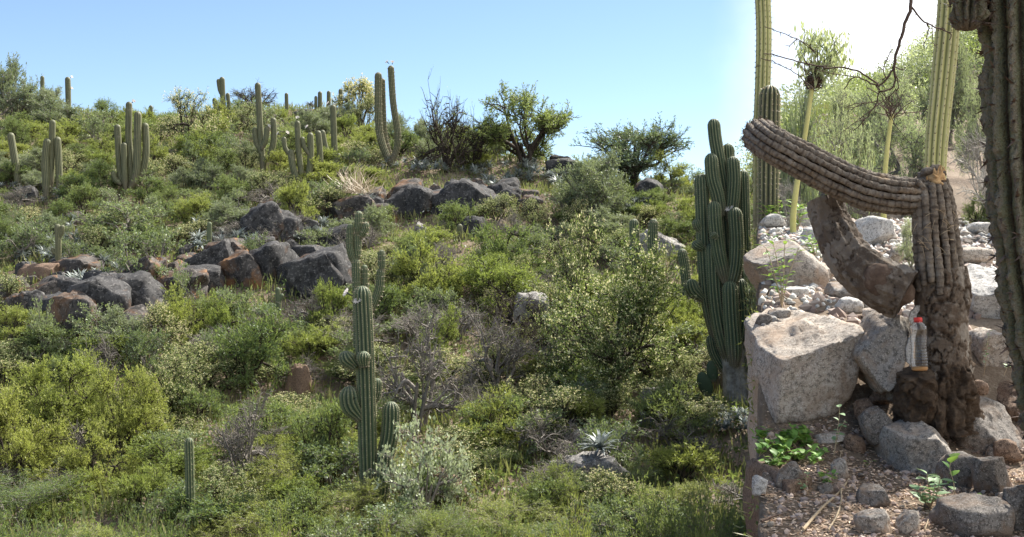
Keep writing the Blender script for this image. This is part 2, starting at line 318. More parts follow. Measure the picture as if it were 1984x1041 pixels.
# ------------------------------------------------------------------ rocks
_ico = {}
def ico(sub):
    if sub not in _ico:
        bm = bmesh.new(); bmesh.ops.create_icosphere(bm, subdivisions=sub, radius=1); bm.verts.ensure_lookup_table()
        _ico[sub] = (np.array([v.co[:] for v in bm.verts]), np.array([[v.index for v in f.verts] for f in bm.faces])); bm.free()
    return _ico[sub]
def rock_verts(seed, sub=4, cuts=9, rough=0.10, planes=(), box=0.5, fine=0.02):
    r = np.random.default_rng(seed); P, F = ico(sub); P = P.copy()
    m = np.max(np.abs(P), axis=1, keepdims=True); P = P * (1 - box) + P / m * box * 0.86
    P = P * (1 + 0.16 * fbm(P * 0.9 + seed * 3.1, seed, 2))[:, None]
    N = [(np.array(n, float) / np.linalg.norm(n), h) for n, h in planes]
    for _ in range(cuts):
        n = r.normal(size=3); n /= np.linalg.norm(n); N.append((n, r.uniform(0.62, 0.9)))
    for n, h in N:
        e = P @ n - h; P = P - np.where(e > 0, e * 0.98, 0)[:, None] * n
    nrm = P / (np.linalg.norm(P, axis=1, keepdims=True) + 1e-6)
    P = P + nrm * (rough * fbm(P * 2.2 + seed, seed + 5, 3, 0.5) * 0.5 + fine * fbm(P * 9 + seed, seed + 9, 3, 0.6))[:, None]
    return P / np.max(np.abs(P), axis=0), F
def rot2(P, deg):      # roll in the X-Z plane
    a = math.radians(deg); c, s = math.cos(a), math.sin(a); return np.stack([P[:, 0] * c - P[:, 2] * s, P[:, 1], P[:, 0] * s + P[:, 2] * c], -1)
def boulder(name, centre, half, seed, mat, label, cat='boulder', group=None, roll=0, yaw=0, sub=4, **kw):
    P, F = rock_verts(seed, sub, **kw); P = rot2(P * np.asarray(half), roll)
    a = math.radians(yaw); c, s = math.cos(a), math.sin(a); P = np.stack([P[:, 0] * c - P[:, 1] * s, P[:, 0] * s + P[:, 1] * c, P[:, 2]], -1)
    mb = MB(); zmin = P[:, 2].min(); P[:, 2] -= zmin; mb.add(P, F)
    o = mb.build(name, mat); o.location = (centre[0], centre[1], centre[2] + zmin); return tag(o, label, cat, group)
def hill_boulder(u0, u1, v0, v1, seed, mat, label, dep=0.8, roll=0, **kw):
    b = hit((u0 + u1) / 2, v1); d = b[1]; hw = (u1 - u0) / 2 / FPX * d; ztop = (VC - v0) / FPX * d; hh = (ztop - b[2] + 0.35) / 2
    boulder('boulder', (b[0], d + hw * dep * 0.6, ztop - hh), (hw, hw * dep, hh), seed, mat, label, roll=roll, **kw)
HB = [(835, 950, 338, 422, 'hill_rock', 'largest smooth dark boulder below the fork-armed thorn tree on the rocky rim', 8),
 (548, 662, 468, 580, 'hill_rock', 'long dark slanting boulder behind the small budding cactus', 28),
 (418, 512, 480, 560, 'hill_rock_orange', 'dark boulder with orange lichen left of the long slanting boulder', 20),
 (453, 552, 392, 470, 'hill_rock', 'dark rounded boulder beneath the yellow-green bush', 20),
 (636, 738, 366, 432, 'hill_rock_orange', 'brownish boulder crowned by a tuft of long dry grass', 10),
 (282, 395, 515, 600, 'hill_rock_orange', 'orange stained rock face below the small lone cactus', 25),
 (5, 62, 555, 645, 'hill_rock_orange', 'blocky grey-brown rock of the ledge below the flat brown boulder', 0),
 (12, 112, 505, 552, 'rock_brown', 'flat brown boulder beside the twin-topped cactus', 0),
 (80, 210, 545, 670, 'hill_rock_orange', 'tall dark rock face with an orange stain under silver plants', 15),
 (1002, 1062, 372, 418, 'hill_rock_orange', 'orange faced boulder below the big open thorn tree', 0),
 (772, 840, 352, 425, 'hill_rock', 'dark boulder half hidden beside the largest smooth boulder', 0),
 (886, 945, 415, 465, 'hill_rock', 'pale topped boulder just below the largest smooth boulder', 0),
 (795, 834, 428, 470, 'hill_rock_pale', 'small angular grey boulder under trailing leaves', 0),
 (572, 690, 436, 492, 'hill_rock', 'flat sloping dark slab above the long slanting boulder', 24),
 (1080, 1205, 872, 950, 'hill_rock_pale', 'grey flat-topped boulder carrying a bright silver rosette', -8),
 (1245, 1352, 752, 820, 'hill_rock_pale', 'grey boulder with dark hollow at the foot of the huge cactus', 0),
 (812, 910, 900, 990, 'rock_brown', 'dark brown boulder under grass beside the tall budding cactus', 12),
 (985, 1070, 560, 640, 'hill_rock_pale', 'pale flat slab left of the big cream-flowered tree', -18),
 (1225, 1330, 440, 500, 'hill_rock_pale', 'pale sloping slab behind two short barrel-like cacti', -28),
 (752, 798, 616, 660, 'rock_brown', 'small brown boulder among dry twigs', 0),
 (803, 862, 552, 615, 'hill_rock', 'dark upright boulder among lime green bushes', 0),
 (540, 605, 702, 770, 'rock_brown', 'brown boulder netted by dead grey twigs', 0),
 (370, 442, 480, 540, 'hill_rock', 'dark rock beneath the small lone cactus', 15),
 (1222, 1295, 342, 388, 'hill_rock', 'dark boulder at the foot of the blue-green tree', 0),
 (455, 510, 192, 228, 'hill_rock', 'dark boulder on the skyline behind the candelabra cactus', 0),
 (560, 612, 206, 232, 'hill_rock', 'low dark boulder on the skyline beside slender far cacti', 0),
 (55, 125, 203, 240, 'hill_rock_pale', 'grey rock under the grey skyline bush', -20),
 (205, 246, 254, 285, 'hill_rock', 'small dark rock behind the many-armed cactus', 0),
 (1062, 1112, 294, 335, 'hill_rock', 'dark rock between the open thorn tree and grey round bush', 0),
 (940, 1000, 350, 400, 'hill_rock', 'dark rock buried in silver plants on the rocky rim', 0),
 (95, 150, 405, 440, 'hill_rock_orange', 'small orange rock below the three-stemmed cactus', 0),
 (20, 75, 350, 395, 'hill_rock', 'dark rock at the foot of the leaning single cactus', 0),
 (1090, 1165, 835, 880, 'hill_rock_pale', 'grey rock behind the bright silver rosette', 0)]
r_ = np.random.default_rng(88)
BAND = [(0, 600, 46), (60, 610, 50), (120, 600, 55), (185, 590, 62), (250, 585, 58), (315, 565, 46), (380, 545, 42), (445, 525, 44), (510, 510, 42), (570, 525, 44), (625, 510, 40), (665, 470, 30), (455, 438, 30), (510, 436, 34), (580, 440, 26), (640, 415, 28), (720, 405, 28), (790, 395, 34), (850, 395, 38), (910, 392, 38), (970, 385, 32), (1030, 392, 26), (160, 640, 40), (40, 545, 30), (90, 535, 30), (350, 500, 26), (430, 480, 28), (560, 480, 28)]
BMESH = []
for k in range(7):
    P, F = rock_verts(600 + k, 4, cuts=14, rough=.16, box=.75, fine=.05, planes=[((-.3 + .12 * k, -1, .1), .5), ((.2 - .1 * k, -.25, 1), .66), ((-1, -.4, .3), .68)]); mb = MB(); mb.add(P, F); BMESH.append([mb.mesh('crag', m) for m in ('hill_rock', 'hill_rock', 'hill_rock_orange')])
for k, (u, v, hv) in enumerate(BAND):
    for q in range(2):
        b = hit(u + r_.uniform(-18, 18), v + hv * (.55 if q else -.1)); d = b[1]; hz = hv * r_.uniform(.7, 1.05) / FPX * d; o = link('crag', BMESH[r_.integers(7)][r_.integers(3)]); o.location = b + np.array([0, hz * .7, hz * .45]); o.scale = (hz * r_.uniform(.9, 1.5), hz * 1.1, hz * r_.uniform(.8, 1.15)); o.rotation_euler = (r_.uniform(-.15, .15), r_.uniform(-.5, .15), r_.uniform(-.5, .5))
        cl = ['single leaning cactus', 'flat brown boulder', 'tall dark rock face', 'orange stained rock face', 'small lone cactus', 'lichened boulder', 'long slanting boulder', 'rounded boulder under the yellow-green bush', 'grass-crowned boulder', 'largest smooth boulder', 'orange faced boulder']; cp = [(38, 400), (62, 530), (145, 610), (338, 560), (405, 484), (465, 520), (605, 525), (500, 430), (687, 400), (892, 380), (1032, 395)]
        nm = cl[min(range(11), key=lambda e: (cp[e][0] - u) ** 2 + (cp[e][1] - v) ** 2)]; big = 'big ' if o.scale[2] > .75 else 'small ' if o.scale[2] < .5 else ''
        tag(o, big + ('orange-stained' if o.data.materials[0].name.endswith('orange') else 'dark grey') + ' angular crag beside the ' + nm, 'rock', 'crags beside the ' + nm)
for i, (u, v, hu, hv, m, l) in enumerate([(175, 600, 60, 75, 0, 'tall dark crag left of the orange rock face'), (245, 590, 55, 70, 0, 'dark upright crag under silver plants'), (235, 645, 50, 40, 1, 'low orange-brown crag above the lime trees'), (40, 610, 45, 50, 0, 'dark crag at the foot of the ledge rocks'), (130, 520, 50, 30, 1, 'brown ledge rock below the twin-topped cactus'), (330, 560, 60, 50, 1, 'cracked orange crag beside the orange rock face'), (395, 520, 55, 40, 0, 'dark slab beneath the small straight cactus'), (500, 520, 60, 45, 0, 'dark rock wedged left of the slanting boulder'), (610, 540, 60, 50, 0, 'dark rock skirt under the slanting boulder'), (520, 440, 50, 40, 0, 'dark rock skirt under the rounded boulder'), (705, 420, 55, 26, 1, 'brown rock skirt below the grass-crowned boulder'), (900, 395, 75, 40, 0, 'dark rock skirt under the largest smooth boulder'), (1090, 330, 30, 30, 0, 'dark crag beside the grey round bush'), (70, 650, 45, 40, 0, 'dark low crag left of the lime trees'), (780, 400, 40, 36, 0, 'dark crag left of the largest smooth boulder'), (1150, 920, 70, 40, 2, 'grey rock face under the silver rosette boulder'), (1300, 800, 55, 32, 2, 'grey low rock before the hollow boulder')]):
    HB.append((u - hu * 1.25, u + hu * 1.25, v - hv * 1.1, v + hv * .7, ['hill_rock', 'hill_rock_orange', 'hill_rock_pale'][m], l, r_.uniform(5, 25)))
for i, (a, b, c, d, m, l, r) in enumerate(HB): hill_boulder(a, b, c, d, 100 + i, m, l, roll=r, cuts=14, rough=0.15, box=0.75, fine=.05, planes=[((-.25 + .3 * math.sin(i * 2.3), -1, .12), .5), ((.25 * math.sin(i * 1.7), -.3, 1), .7)])

# ------------------------------------------------------------------ cacti
def ribbed(pts, rad, nrib, base, mat='cactus_green', parent=None, name='stem', spr=4, depth=0.17, ring=0.10, tip=True, neck=True, spines=0, seed=0, noisy=0.0, spmat='spine', splen=0.03, surf=0.0):
    """pts bottom to top in world space; rad metres"""
    P, t = catmull(pts, ring); R = np.interp(t, np.linspace(0, 1, len(rad)), rad)
    if tip:   # extra rings for the dome
        L = R[-1] * 1.15; s = np.concatenate([[0], np.cumsum(np.linalg.norm(np.diff(P, axis=0), axis=1))]); tot = s[-1]
        keep = s < tot - L; k = np.linspace(0, 1, 9)[:]; ss = tot - L + L * np.sin(k * np.pi / 2)
        ss = np.concatenate([s[keep], ss]); P = np.stack([np.interp(ss, s, P[:, i]) for i in range(3)], -1); R = np.interp(ss, s, R)
        q = np.clip((ss - (tot - L)) / L, 0, 1); R = R * np.sqrt(np.maximum(1 - q ** 2, 0.0006))
    if neck:
        s = np.concatenate([[0], np.cumsum(np.linalg.norm(np.diff(P, axis=0), axis=1))]); R = R * (0.62 + 0.38 * sstep(0, R.max() * 1.6, s))
    if noisy: R = R * (1 + noisy * fbm(P * 2.0 + seed, seed, 3))
    T, N, B = frames(P); k = nrib * spr; a = np.arange(k) * 2 * np.pi / k; c = 0.5 + 0.5 * np.cos(a * nrib); cr = c ** 0.8
    fac = 1 - depth * (1 - cr)
    V = P[:, None] + R[:, None, None] * fac[None, :, None] * (np.cos(a)[None, :, None] * N[:, None] + np.sin(a)[None, :, None] * B[:, None]) - np.asarray(base)
    if surf: V = V + (surf * fbm(V * np.array([34, 34, 14]) + seed, seed, 5, .72))[..., None] * ((V - (P - np.asarray(base))[:, None]) / R[:, None, None])
    mb = MB(); mb.add(V.reshape(-1, 3), grid_faces(len(P), k), np.tile(cr, len(P)))
    mb.add(V[-1], [np.arange(k)]); mb.add(V[0], [np.arange(k)[::-1]])
    o = mb.build(name, mat, parent)
    if spines:
        r = np.random.default_rng(seed + 11); ms = MB(); s = np.concatenate([[0], np.cumsum(np.linalg.norm(np.diff(P, axis=0), axis=1))]); ps = np.arange(spines * 0.5, s[-1], spines)
        Pp = np.stack([np.interp(ps, s, P[:, i]) for i in range(3)], -1); Rp = np.interp(ps, s, R)
        idx = np.clip(np.searchsorted(s, ps), 0, len(P) - 1); ac = np.arange(nrib) * 2 * np.pi / nrib
        D = np.cos(ac)[None, :, None] * N[idx][:, None] + np.sin(ac)[None, :, None] * B[idx][:, None]
        C = (Pp[:, None] + Rp[:, None, None] * D * 0.99 - np.asarray(base)).reshape(-1, 3); D = D.reshape(-1, 3); TT = np.repeat(T[idx], nrib, 0)
        for q in range(3):
            dirn = D + r.normal(size=D.shape) * 0.55; dirn /= np.linalg.norm(dirn, axis=1, keepdims=True); side = np.cross(dirn, TT + 0.3 * r.normal(size=D.shape)); side /= np.linalg.norm(side, axis=1, keepdims=True) + 1e-6
            ln = splen * r.uniform(0.6, 1.4, (len(D), 1)); wd = splen * 0.17
            tri = np.stack([C - side * wd, C + side * wd, C + dirn * ln], 1); ms.add(tri.reshape(-1, 3), np.arange(len(D) * 3).reshape(-1, 3))
        tag(ms.build('spines', spmat, o, False), kind='stuff')
    return o
def flower(p, base, parent, size=0.09, dirn=(-0.3, -0.2, 0.9), seed=0):
    r = np.random.default_rng(seed); dv = np.array(dirn, float); dv /= np.linalg.norm(dv); mb = MB()
    tube(mb, [p - base - dv * size * 0.3, p - base + dv * size * 0.9], [size * 0.10, size * 0.22], 6, mat=1)
    T, N, B = frames(np.stack([np.zeros(3), dv]))
    for i in range(11):
        a = i * 2 * np.pi / 11 + r.uniform(-.1, .1); o = np.cos(a) * N[0] + np.sin(a) * B[0]; s = np.cross(dv, o); c = p - base + dv * size * 0.85
        mb.add([c, c + o * size * 0.45 + s * size * 0.18 + dv * size * 0.25, c + o * size * 0.85 + dv * size * 0.2, c + o * size * 0.45 - s * size * 0.18 + dv * size * 0.25], [[0, 1, 2, 3]])
    mb.build('flower', ['petal_white', 'cactus_green'], parent, False)
def cactus(label, base_uv, stems, name='columnar_cactus', d=None, mat='cactus_green', group=None, nrib=13, spr=4, ring=0.12, flowers=(), spines=0, trunk=None, seed=0, fl=0.085, splen=0.03, depth=0.17, wk=1.0):
    """stems: (top-to-bottom pixel list, width px, depth offset m)"""
    if d is None: b = hit(*base_uv)
    else: x = (base_uv[0] - UC) / FPX * d; b = np.array([x, d, Hs(x, d)])
    d = b[1]; root = empty(name, b); tag(root, label, 'cactus', group)
    for i, (px, wd, off) in enumerate(stems):
        pts = [at(u, v, d + off) for u, v in px[::-1]]
        if off == 0 and pts[0][2] < b[2] + 0.8 and abs(pts[0][0] - b[0]) < 0.25: pts = [np.array([b[0], d, b[2] - 0.05])] + pts if pts[0][2] > b[2] + 0.12 else pts
        r = wd / 2 / FPX * d * wk; ribbed(pts, [r * 0.9, r, r, r * 0.97], nrib, b, mat, root, 'stem' if i == 0 else 'arm', spr, depth, ring, neck=(i > 0), spines=spines, seed=seed + i, splen=splen)
    if trunk:
        pts, wd, tm = trunk; ribbed([at(u, v, d) for u, v in pts[::-1]], [x / 2 / FPX * d for x in wd], nrib, b, tm, root, 'trunk', 4, 0.06, ring, tip=False, neck=False, noisy=0.05, seed=seed)
    for i, (u, v, dx) in enumerate(flowers): flower(at(u, v, d - 0.05), b, root, fl, (dx, -0.5, 0.5), seed + i)
    return root
G1 = 'cacti along the skyline'; far = dict(spr=3, ring=0.25, mat='cactus_slope', wk=1.14)
cactus('single slim cactus leaning left with no arms on the left slope', (38, 366), [([(20, 257), (27, 300), (33, 335), (38, 372)], 12, 0)], **far, seed=1)
cactus('cactus of three close upright stems above a rocky ledge', (92, 390), [([(92, 268), (88, 310), (89, 345), (92, 392)], 13, 0), ([(102, 232), (100, 300), (98, 352), (95, 366)], 11, 0.12), ([(111, 265), (114, 320), (115, 352), (112, 366)], 12, 0.1)], **far, seed=2)
cactus('many-armed candelabra cactus with six upright arms on the left slope', (245, 378), [([(250, 197), (249, 262), (252, 300), (254, 345), (246, 380)], 11.5, 0), ([(227, 241), (231, 311), (235, 345), (244, 364)], 11.5, 0), ([(240, 276), (241, 330), (243, 368)], 10, -0.15), ([(267, 216), (266, 280), (263, 340), (252, 366)], 13, -0.1), ([(281, 238), (283, 295), (275, 334), (258, 360)], 12, 0.06), ([(219, 332), (223, 348), (236, 358)], 10, -0.1)], flowers=[(256, 199, 0.7)], **far, seed=3)
cactus('skyline cactus with one low curved left arm and notched top', (433, 234), [([(430, 149), (432, 195), (434, 238)], 9.5, 0), ([(423, 153), (426, 174), (431, 186)], 7.5, 0), ([(415, 190), (420, 218), (431, 232)], 8, 0), ([(441, 180), (443, 214), (436, 232)], 7, 0.1)], **far, seed=4)
cactus('straight single cactus with white blooms on its right flank at the skyline', (133, 226), [([(131, 149), (132, 180), (133, 230)], 9.5, 0)], flowers=[(137, 151, 0.8), (137, 173, 0.9)], **far, seed=5)
cactus('tiny cactus tip showing above the grey skyline bush', (82, 222), [([(82, 147), (82, 228)], 7, 0)], **far, seed=6)
cactus('short thin lone cactus on the skyline right of the many-armed cactus', (292, 238), [([(292, 204), (293, 244)], 6.5, 0)], **far, seed=7)
cactus('twin-topped yellowish cactus beside a flat brown boulder', (112, 528), [([(111, 434), (113, 480), (111, 532)], 12, 0), ([(121, 436), (119, 452), (113, 466)], 9.5, 0), ([(101, 480), (105, 490), (111, 495)], 8, 0)], spr=4, ring=0.15, mat='cactus_slope', seed=8)
cactus('small straight lone cactus standing on dark rocks', (405, 484), [([(406, 430), (405, 492)], 9.5, 0)], spr=4, ring=0.15, seed=9)
cactus('tall cactus with three short upcurved arms below the skyline boulder', (511, 340), [([(499, 160), (502, 210), (505, 264), (511, 345)], 10.5, 0), ([(493, 247), (497, 278), (508, 300)], 9.5, 0), ([(517, 245), (515, 270), (507, 290)], 9, -0.1), ([(529, 228), (531, 264), (524, 300), (511, 313)], 10.5, 0)], flowers=[(519, 247, 0.5)], **far, seed=10)
cactus('slender far cactus standing alone left of the skyline group', (556, 224), [([(555, 180), (556, 228)], 6.5, 0)], group=G1, **far, seed=11)
for k, (u, v, b, wd, l) in enumerate([(620, 177, 214, 7.5, 'thickest slender cactus of the far skyline group'), (612, 186, 214, 5.5, 'shortest slender cactus of the far skyline group'), (637, 176, 214, 7, 'slender far skyline cactus rising behind a branched cactus'), (660, 172, 220, 7.5, 'slender far skyline cactus beside the cream-crowned tree')]):
    cactus(l, (u, b), [([(u, v), (u, b + 6)], wd, 0)], group=G1, **far, seed=12 + k)
cactus('branched cactus with pink-white blooms and a kinked left arm', (588, 364), [([(576, 234), (579, 295), (585, 345), (589, 370)], 10, 0), ([(563, 290), (568, 326), (582, 362)], 11.5, -0.05), ([(550, 265), (552, 286), (561, 300)], 8, -0.05), ([(601, 257), (602, 300), (598, 340), (591, 364)], 11.5, 0.05), ([(585, 265), (589, 284), (599, 300)], 8.5, 0)], flowers=[(543, 261, -0.8), (554, 260, 0.6), (577, 232, 0), (598, 249, -0.5)], **far, seed=17)
cactus('plain upright cactus right beside the pink-flowered branched cactus', (621, 356), [([(616, 253), (620, 295), (621, 362)], 10.5, 0)], **far, seed=18)
cactus('cactus with a tall right stem and one bent left arm', (650, 336), [([(645, 203), (647, 261), (650, 342)], 10.5, 0), ([(624, 252), (631, 286), (640, 304), (650, 313)], 9.5, 0), ([(657, 297), (655, 304), (651, 312)], 9, 0)], flowers=[(639, 203, -0.7)], **far, seed=19)
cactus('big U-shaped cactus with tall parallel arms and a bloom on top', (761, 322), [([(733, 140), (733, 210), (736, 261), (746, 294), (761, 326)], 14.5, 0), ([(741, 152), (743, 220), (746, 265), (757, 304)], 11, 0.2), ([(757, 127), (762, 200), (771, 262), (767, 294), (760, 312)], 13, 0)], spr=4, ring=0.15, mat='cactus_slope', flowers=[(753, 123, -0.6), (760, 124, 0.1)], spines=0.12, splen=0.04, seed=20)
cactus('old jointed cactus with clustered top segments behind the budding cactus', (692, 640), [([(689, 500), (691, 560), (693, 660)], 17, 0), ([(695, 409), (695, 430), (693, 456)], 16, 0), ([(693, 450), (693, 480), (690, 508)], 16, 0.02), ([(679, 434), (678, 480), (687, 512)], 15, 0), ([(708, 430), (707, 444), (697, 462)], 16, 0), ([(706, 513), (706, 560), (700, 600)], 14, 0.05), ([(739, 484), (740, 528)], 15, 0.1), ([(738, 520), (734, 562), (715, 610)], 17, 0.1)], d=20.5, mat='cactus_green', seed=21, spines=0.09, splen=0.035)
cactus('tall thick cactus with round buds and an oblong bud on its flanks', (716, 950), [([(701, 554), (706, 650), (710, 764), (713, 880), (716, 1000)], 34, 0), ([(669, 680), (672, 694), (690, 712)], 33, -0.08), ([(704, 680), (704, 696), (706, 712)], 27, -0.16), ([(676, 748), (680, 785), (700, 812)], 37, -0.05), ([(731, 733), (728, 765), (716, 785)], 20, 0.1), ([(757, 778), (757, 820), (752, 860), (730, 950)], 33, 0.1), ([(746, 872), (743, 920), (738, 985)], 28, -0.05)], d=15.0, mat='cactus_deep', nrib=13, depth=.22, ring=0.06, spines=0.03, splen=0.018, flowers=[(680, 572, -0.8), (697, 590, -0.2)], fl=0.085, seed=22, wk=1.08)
cactus('small cactus with side buds before the slanting dark boulder', (541, 616), [([(538, 557), (541, 620)], 10, 0), ([(547, 569), (545, 576), (541, 584)], 8.5, 0), ([(528, 588), (531, 602), (539, 612)], 9, 0)], ring=0.1, seed=23)
cactus('short yellow-tipped cactus among grey boulders', (894, 466), [([(890, 434), (894, 472)], 11.5, 0), ([(880, 455), (883, 466), (890, 472)], 8, 0)], ring=0.12, mat='cactus_slope', seed=24)
cactus('slim grey-green cactus rising alone out of the lowest scrub', (370, 1060), [([(366, 848), (368, 930), (371, 1080)], 18, 0)], d=13.5, mat='cactus_green', nrib=10, ring=0.08, spines=0.07, splen=0.02, seed=25)
for k, (u, v, u2, v2, l) in enumerate([(1228, 424, 1231, 500, 'left one of two short barrel-like cacti before a pale slab'), (1266, 424, 1264, 500, 'right one of two short barrel-like cacti before a pale slab'), (1320, 482, 1332, 545, 'short rounded cactus tip beside the huge many-stemmed cactus')]):
    cactus(l, (u2, v2), [([(u, v), ((u + u2) / 2, (v + v2) / 2), (u2, v2 + 30)], 20, 0)], d=25 if k < 2 else 23, nrib=15, ring=0.1, seed=26 + k, mat='cactus_green', spines=0.07)
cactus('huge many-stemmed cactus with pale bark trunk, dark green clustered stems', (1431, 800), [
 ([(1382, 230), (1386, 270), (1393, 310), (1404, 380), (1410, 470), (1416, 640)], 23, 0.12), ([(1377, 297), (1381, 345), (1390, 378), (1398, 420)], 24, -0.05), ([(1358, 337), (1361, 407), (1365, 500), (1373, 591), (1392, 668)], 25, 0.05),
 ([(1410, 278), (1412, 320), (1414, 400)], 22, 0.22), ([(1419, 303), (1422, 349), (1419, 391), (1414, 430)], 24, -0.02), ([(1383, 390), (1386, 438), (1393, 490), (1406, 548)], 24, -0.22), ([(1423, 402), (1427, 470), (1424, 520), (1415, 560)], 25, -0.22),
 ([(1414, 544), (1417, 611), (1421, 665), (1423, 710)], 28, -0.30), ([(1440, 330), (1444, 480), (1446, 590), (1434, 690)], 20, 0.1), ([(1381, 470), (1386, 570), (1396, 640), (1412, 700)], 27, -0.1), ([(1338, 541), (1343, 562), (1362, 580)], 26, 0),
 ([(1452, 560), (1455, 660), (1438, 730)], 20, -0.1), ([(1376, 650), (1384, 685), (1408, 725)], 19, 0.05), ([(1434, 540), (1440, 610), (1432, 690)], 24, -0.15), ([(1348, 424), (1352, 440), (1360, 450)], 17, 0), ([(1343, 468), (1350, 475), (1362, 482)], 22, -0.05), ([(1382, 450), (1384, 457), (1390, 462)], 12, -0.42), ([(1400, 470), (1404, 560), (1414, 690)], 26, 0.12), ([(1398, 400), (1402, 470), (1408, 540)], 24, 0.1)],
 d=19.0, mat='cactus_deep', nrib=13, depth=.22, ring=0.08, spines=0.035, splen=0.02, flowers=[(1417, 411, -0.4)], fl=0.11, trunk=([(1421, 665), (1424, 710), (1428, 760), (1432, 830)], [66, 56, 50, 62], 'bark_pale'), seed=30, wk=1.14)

# prickly pear at the foot of the huge cactus
b = np.array([*at(1362, 800, 18.6)[:2], 0]); b[2] = Hs(b[0], b[1]); pr = tag(empty('prickly_pear', b), 'dark flat-padded prickly pear at the foot of the huge cactus', 'cactus')
for k, (u, v, hw, hh, rl) in enumerate([(1352, 790, 13, 26, 0), (1366, 745, 14, 26, 20), (1378, 790, 12, 24, -15), (1380, 720, 11, 22, 10)]):
    P, F = ico(3); P = rot2(P * np.array([hw, 4, hh]) / FPX * 18.6, rl); mb = MB(); mb.add(P + at(u, v, 18.6 + 0.05 * (k % 2)) - b, F, 0.3); mb.build('pad', 'cactus_deep', pr)

# ------------------------------------------------------------------ shrubs and trees: prototypes in unit space (radius 1, height 1)
PROTO = {}
def leaves(mb, C, D, length, width, r, up=0.25, mat=0, jit=0.8):
    n = len(C); d = D + r.normal(size=(n, 3)) * jit; d[:, 2] += up; d /= np.linalg.norm(d, axis=1, keepdims=True) + 1e-6
    s = np.cross(d, r.normal(size=(n, 3))); s /= np.linalg.norm(s, axis=1, keepdims=True) + 1e-6
    L = length * r.uniform(0.55, 1.3, (n, 1)); W = width * r.uniform(0.6, 1.2, (n, 1))
    V = np.stack([C, C + d * L * 0.5 + s * W * 0.5, C + d * L, C + d * L * 0.5 - s * W * 0.5], 1); mb.add(V.reshape(-1, 3), np.arange(4 * n).reshape(-1, 4), None, mat)
def make_shrub(key, seed, nst=4, nlobe=8, subs=7, twigs=7, nleaf=8, ll=0.06, lw=0.022, leafm='leaf_green', bark='bark_dark', flat=0.6, low=0.2, flowers=0, bare=0.0, r0=0.035, up=0.25, upright=False, droop=0, fs=0.02, asp=1.8):
    r = np.random.default_rng(seed); bm_ = MB(); lm = MB(); TW = []; TD = []; ends = []
    stems = []
    for i in range(nst):
        a = i * 2 * np.pi / nst + r.uniform(-.5, .5); e = np.array([np.cos(a) * r.uniform(.15, .4), np.sin(a) * r.uniform(.15, .4), r.uniform(.3, .5)]); m = e * np.array([.35, .35, .5]) + r.normal(size=3) * 0.03
        P, _ = catmull([[r.normal() * 0.02, r.normal() * 0.02, -0.03], m, e], 0.07); stems.append(P); tube(bm_, P, np.linspace(r0, r0 * 0.6, len(P)), 5, cap=False)
    for i in range(nlobe):
        a = i * 2.4 + r.uniform(-.4, .4); el = r.uniform(low, 1.0); rad = np.sqrt(max(0, 1 - (el * 0.85) ** 2)) * r.uniform(.45, .78) * (0.55 if upright else 1)
        c = np.array([np.cos(a) * rad, np.sin(a) * rad, 0.10 + 0.72 * el * r.uniform(.8, 1.08)])
        st = stems[np.argmin([np.linalg.norm(s[-1][:2] - c[:2]) for s in stems])]; p0 = st[r.integers(len(st) // 2, len(st))]
        mid = (p0 + c) / 2 + r.normal(size=3) * 0.06; P, _ = catmull([p0, mid, c], 0.09); tube(bm_, P, np.linspace(r0 * 0.55, r0 * 0.25, len(P)), 4, cap=False)
        lr = r.uniform(.26, .42)
        for j in range(subs):
            q0 = P[r.integers(len(P) // 3, len(P))]; dv = r.normal(size=3); dv /= np.linalg.norm(dv); dv[2] = abs(dv[2]) * 0.7 - 0.12 if not upright else abs(dv[2]) + 0.5
            q1 = c + dv * lr * np.array([1, 1, flat]) * r.uniform(.5, 1.1); Q, _ = catmull([q0, (q0 + q1) / 2 + r.normal(size=3) * 0.04, q1], 0.1); tube(bm_, Q, np.linspace(r0 * 0.22, r0 * 0.10, len(Q)), 3, cap=False)
            for k in range(twigs):
                s0 = Q[r.integers(len(Q) // 3, len(Q))]; tv = (q1 - q0) / (np.linalg.norm(q1 - q0) + 1e-6) * 0.8 + r.normal(size=3) * 0.7; tv /= np.linalg.norm(tv); tv[2] = tv[2] * 0.7 + 0.1 - droop; ln = r.uniform(.10, .22)
                s1 = s0 + tv * ln; tube(bm_, [s0, (s0 + s1) / 2 + r.normal(size=3) * 0.012, s1], np.array([r0 * 0.09, r0 * 0.07, r0 * 0.04]), 3, cap=False)
                ends.append(s1)
                if r.random() < bare: continue
                f = r.random((nleaf, 1)); TW.append(s0 + (s1 - s0) * (0.15 + f)); TD.append(np.repeat(tv[None], nleaf, 0))
    C = np.concatenate(TW) if TW else np.zeros((0, 3)); D = np.concatenate(TD) if TD else np.zeros((0, 3))
    az = np.array([1, 1, asp]); C = C * az; D = D * np.array([1, 1, 1.2]); bm_.v = [q * az for q in bm_.v]
    if len(C): leaves(lm, C + r.normal(size=C.shape) * 0.012, D, ll, lw, r, up)
    E = np.array(ends) * az
    if flowers:
        top = E[np.argsort(-(E[:, 2] / asp + 0.25 * np.linalg.norm(E[:, :2], axis=1) + r.normal(size=len(E)) * 0.12))[:flowers]]
        for q in range(4): leaves(lm, top + r.normal(size=top.shape) * 0.012, r.normal(size=top.shape), fs * 1.5, fs, r, 0.1, 1, 1.0)
    crown = lm.mesh('crown', [leafm, 'flower_cream'], False) if lm.n else None
    PROTO.setdefault(key, []).append((bm_.mesh('trunk', bark), crown, asp))
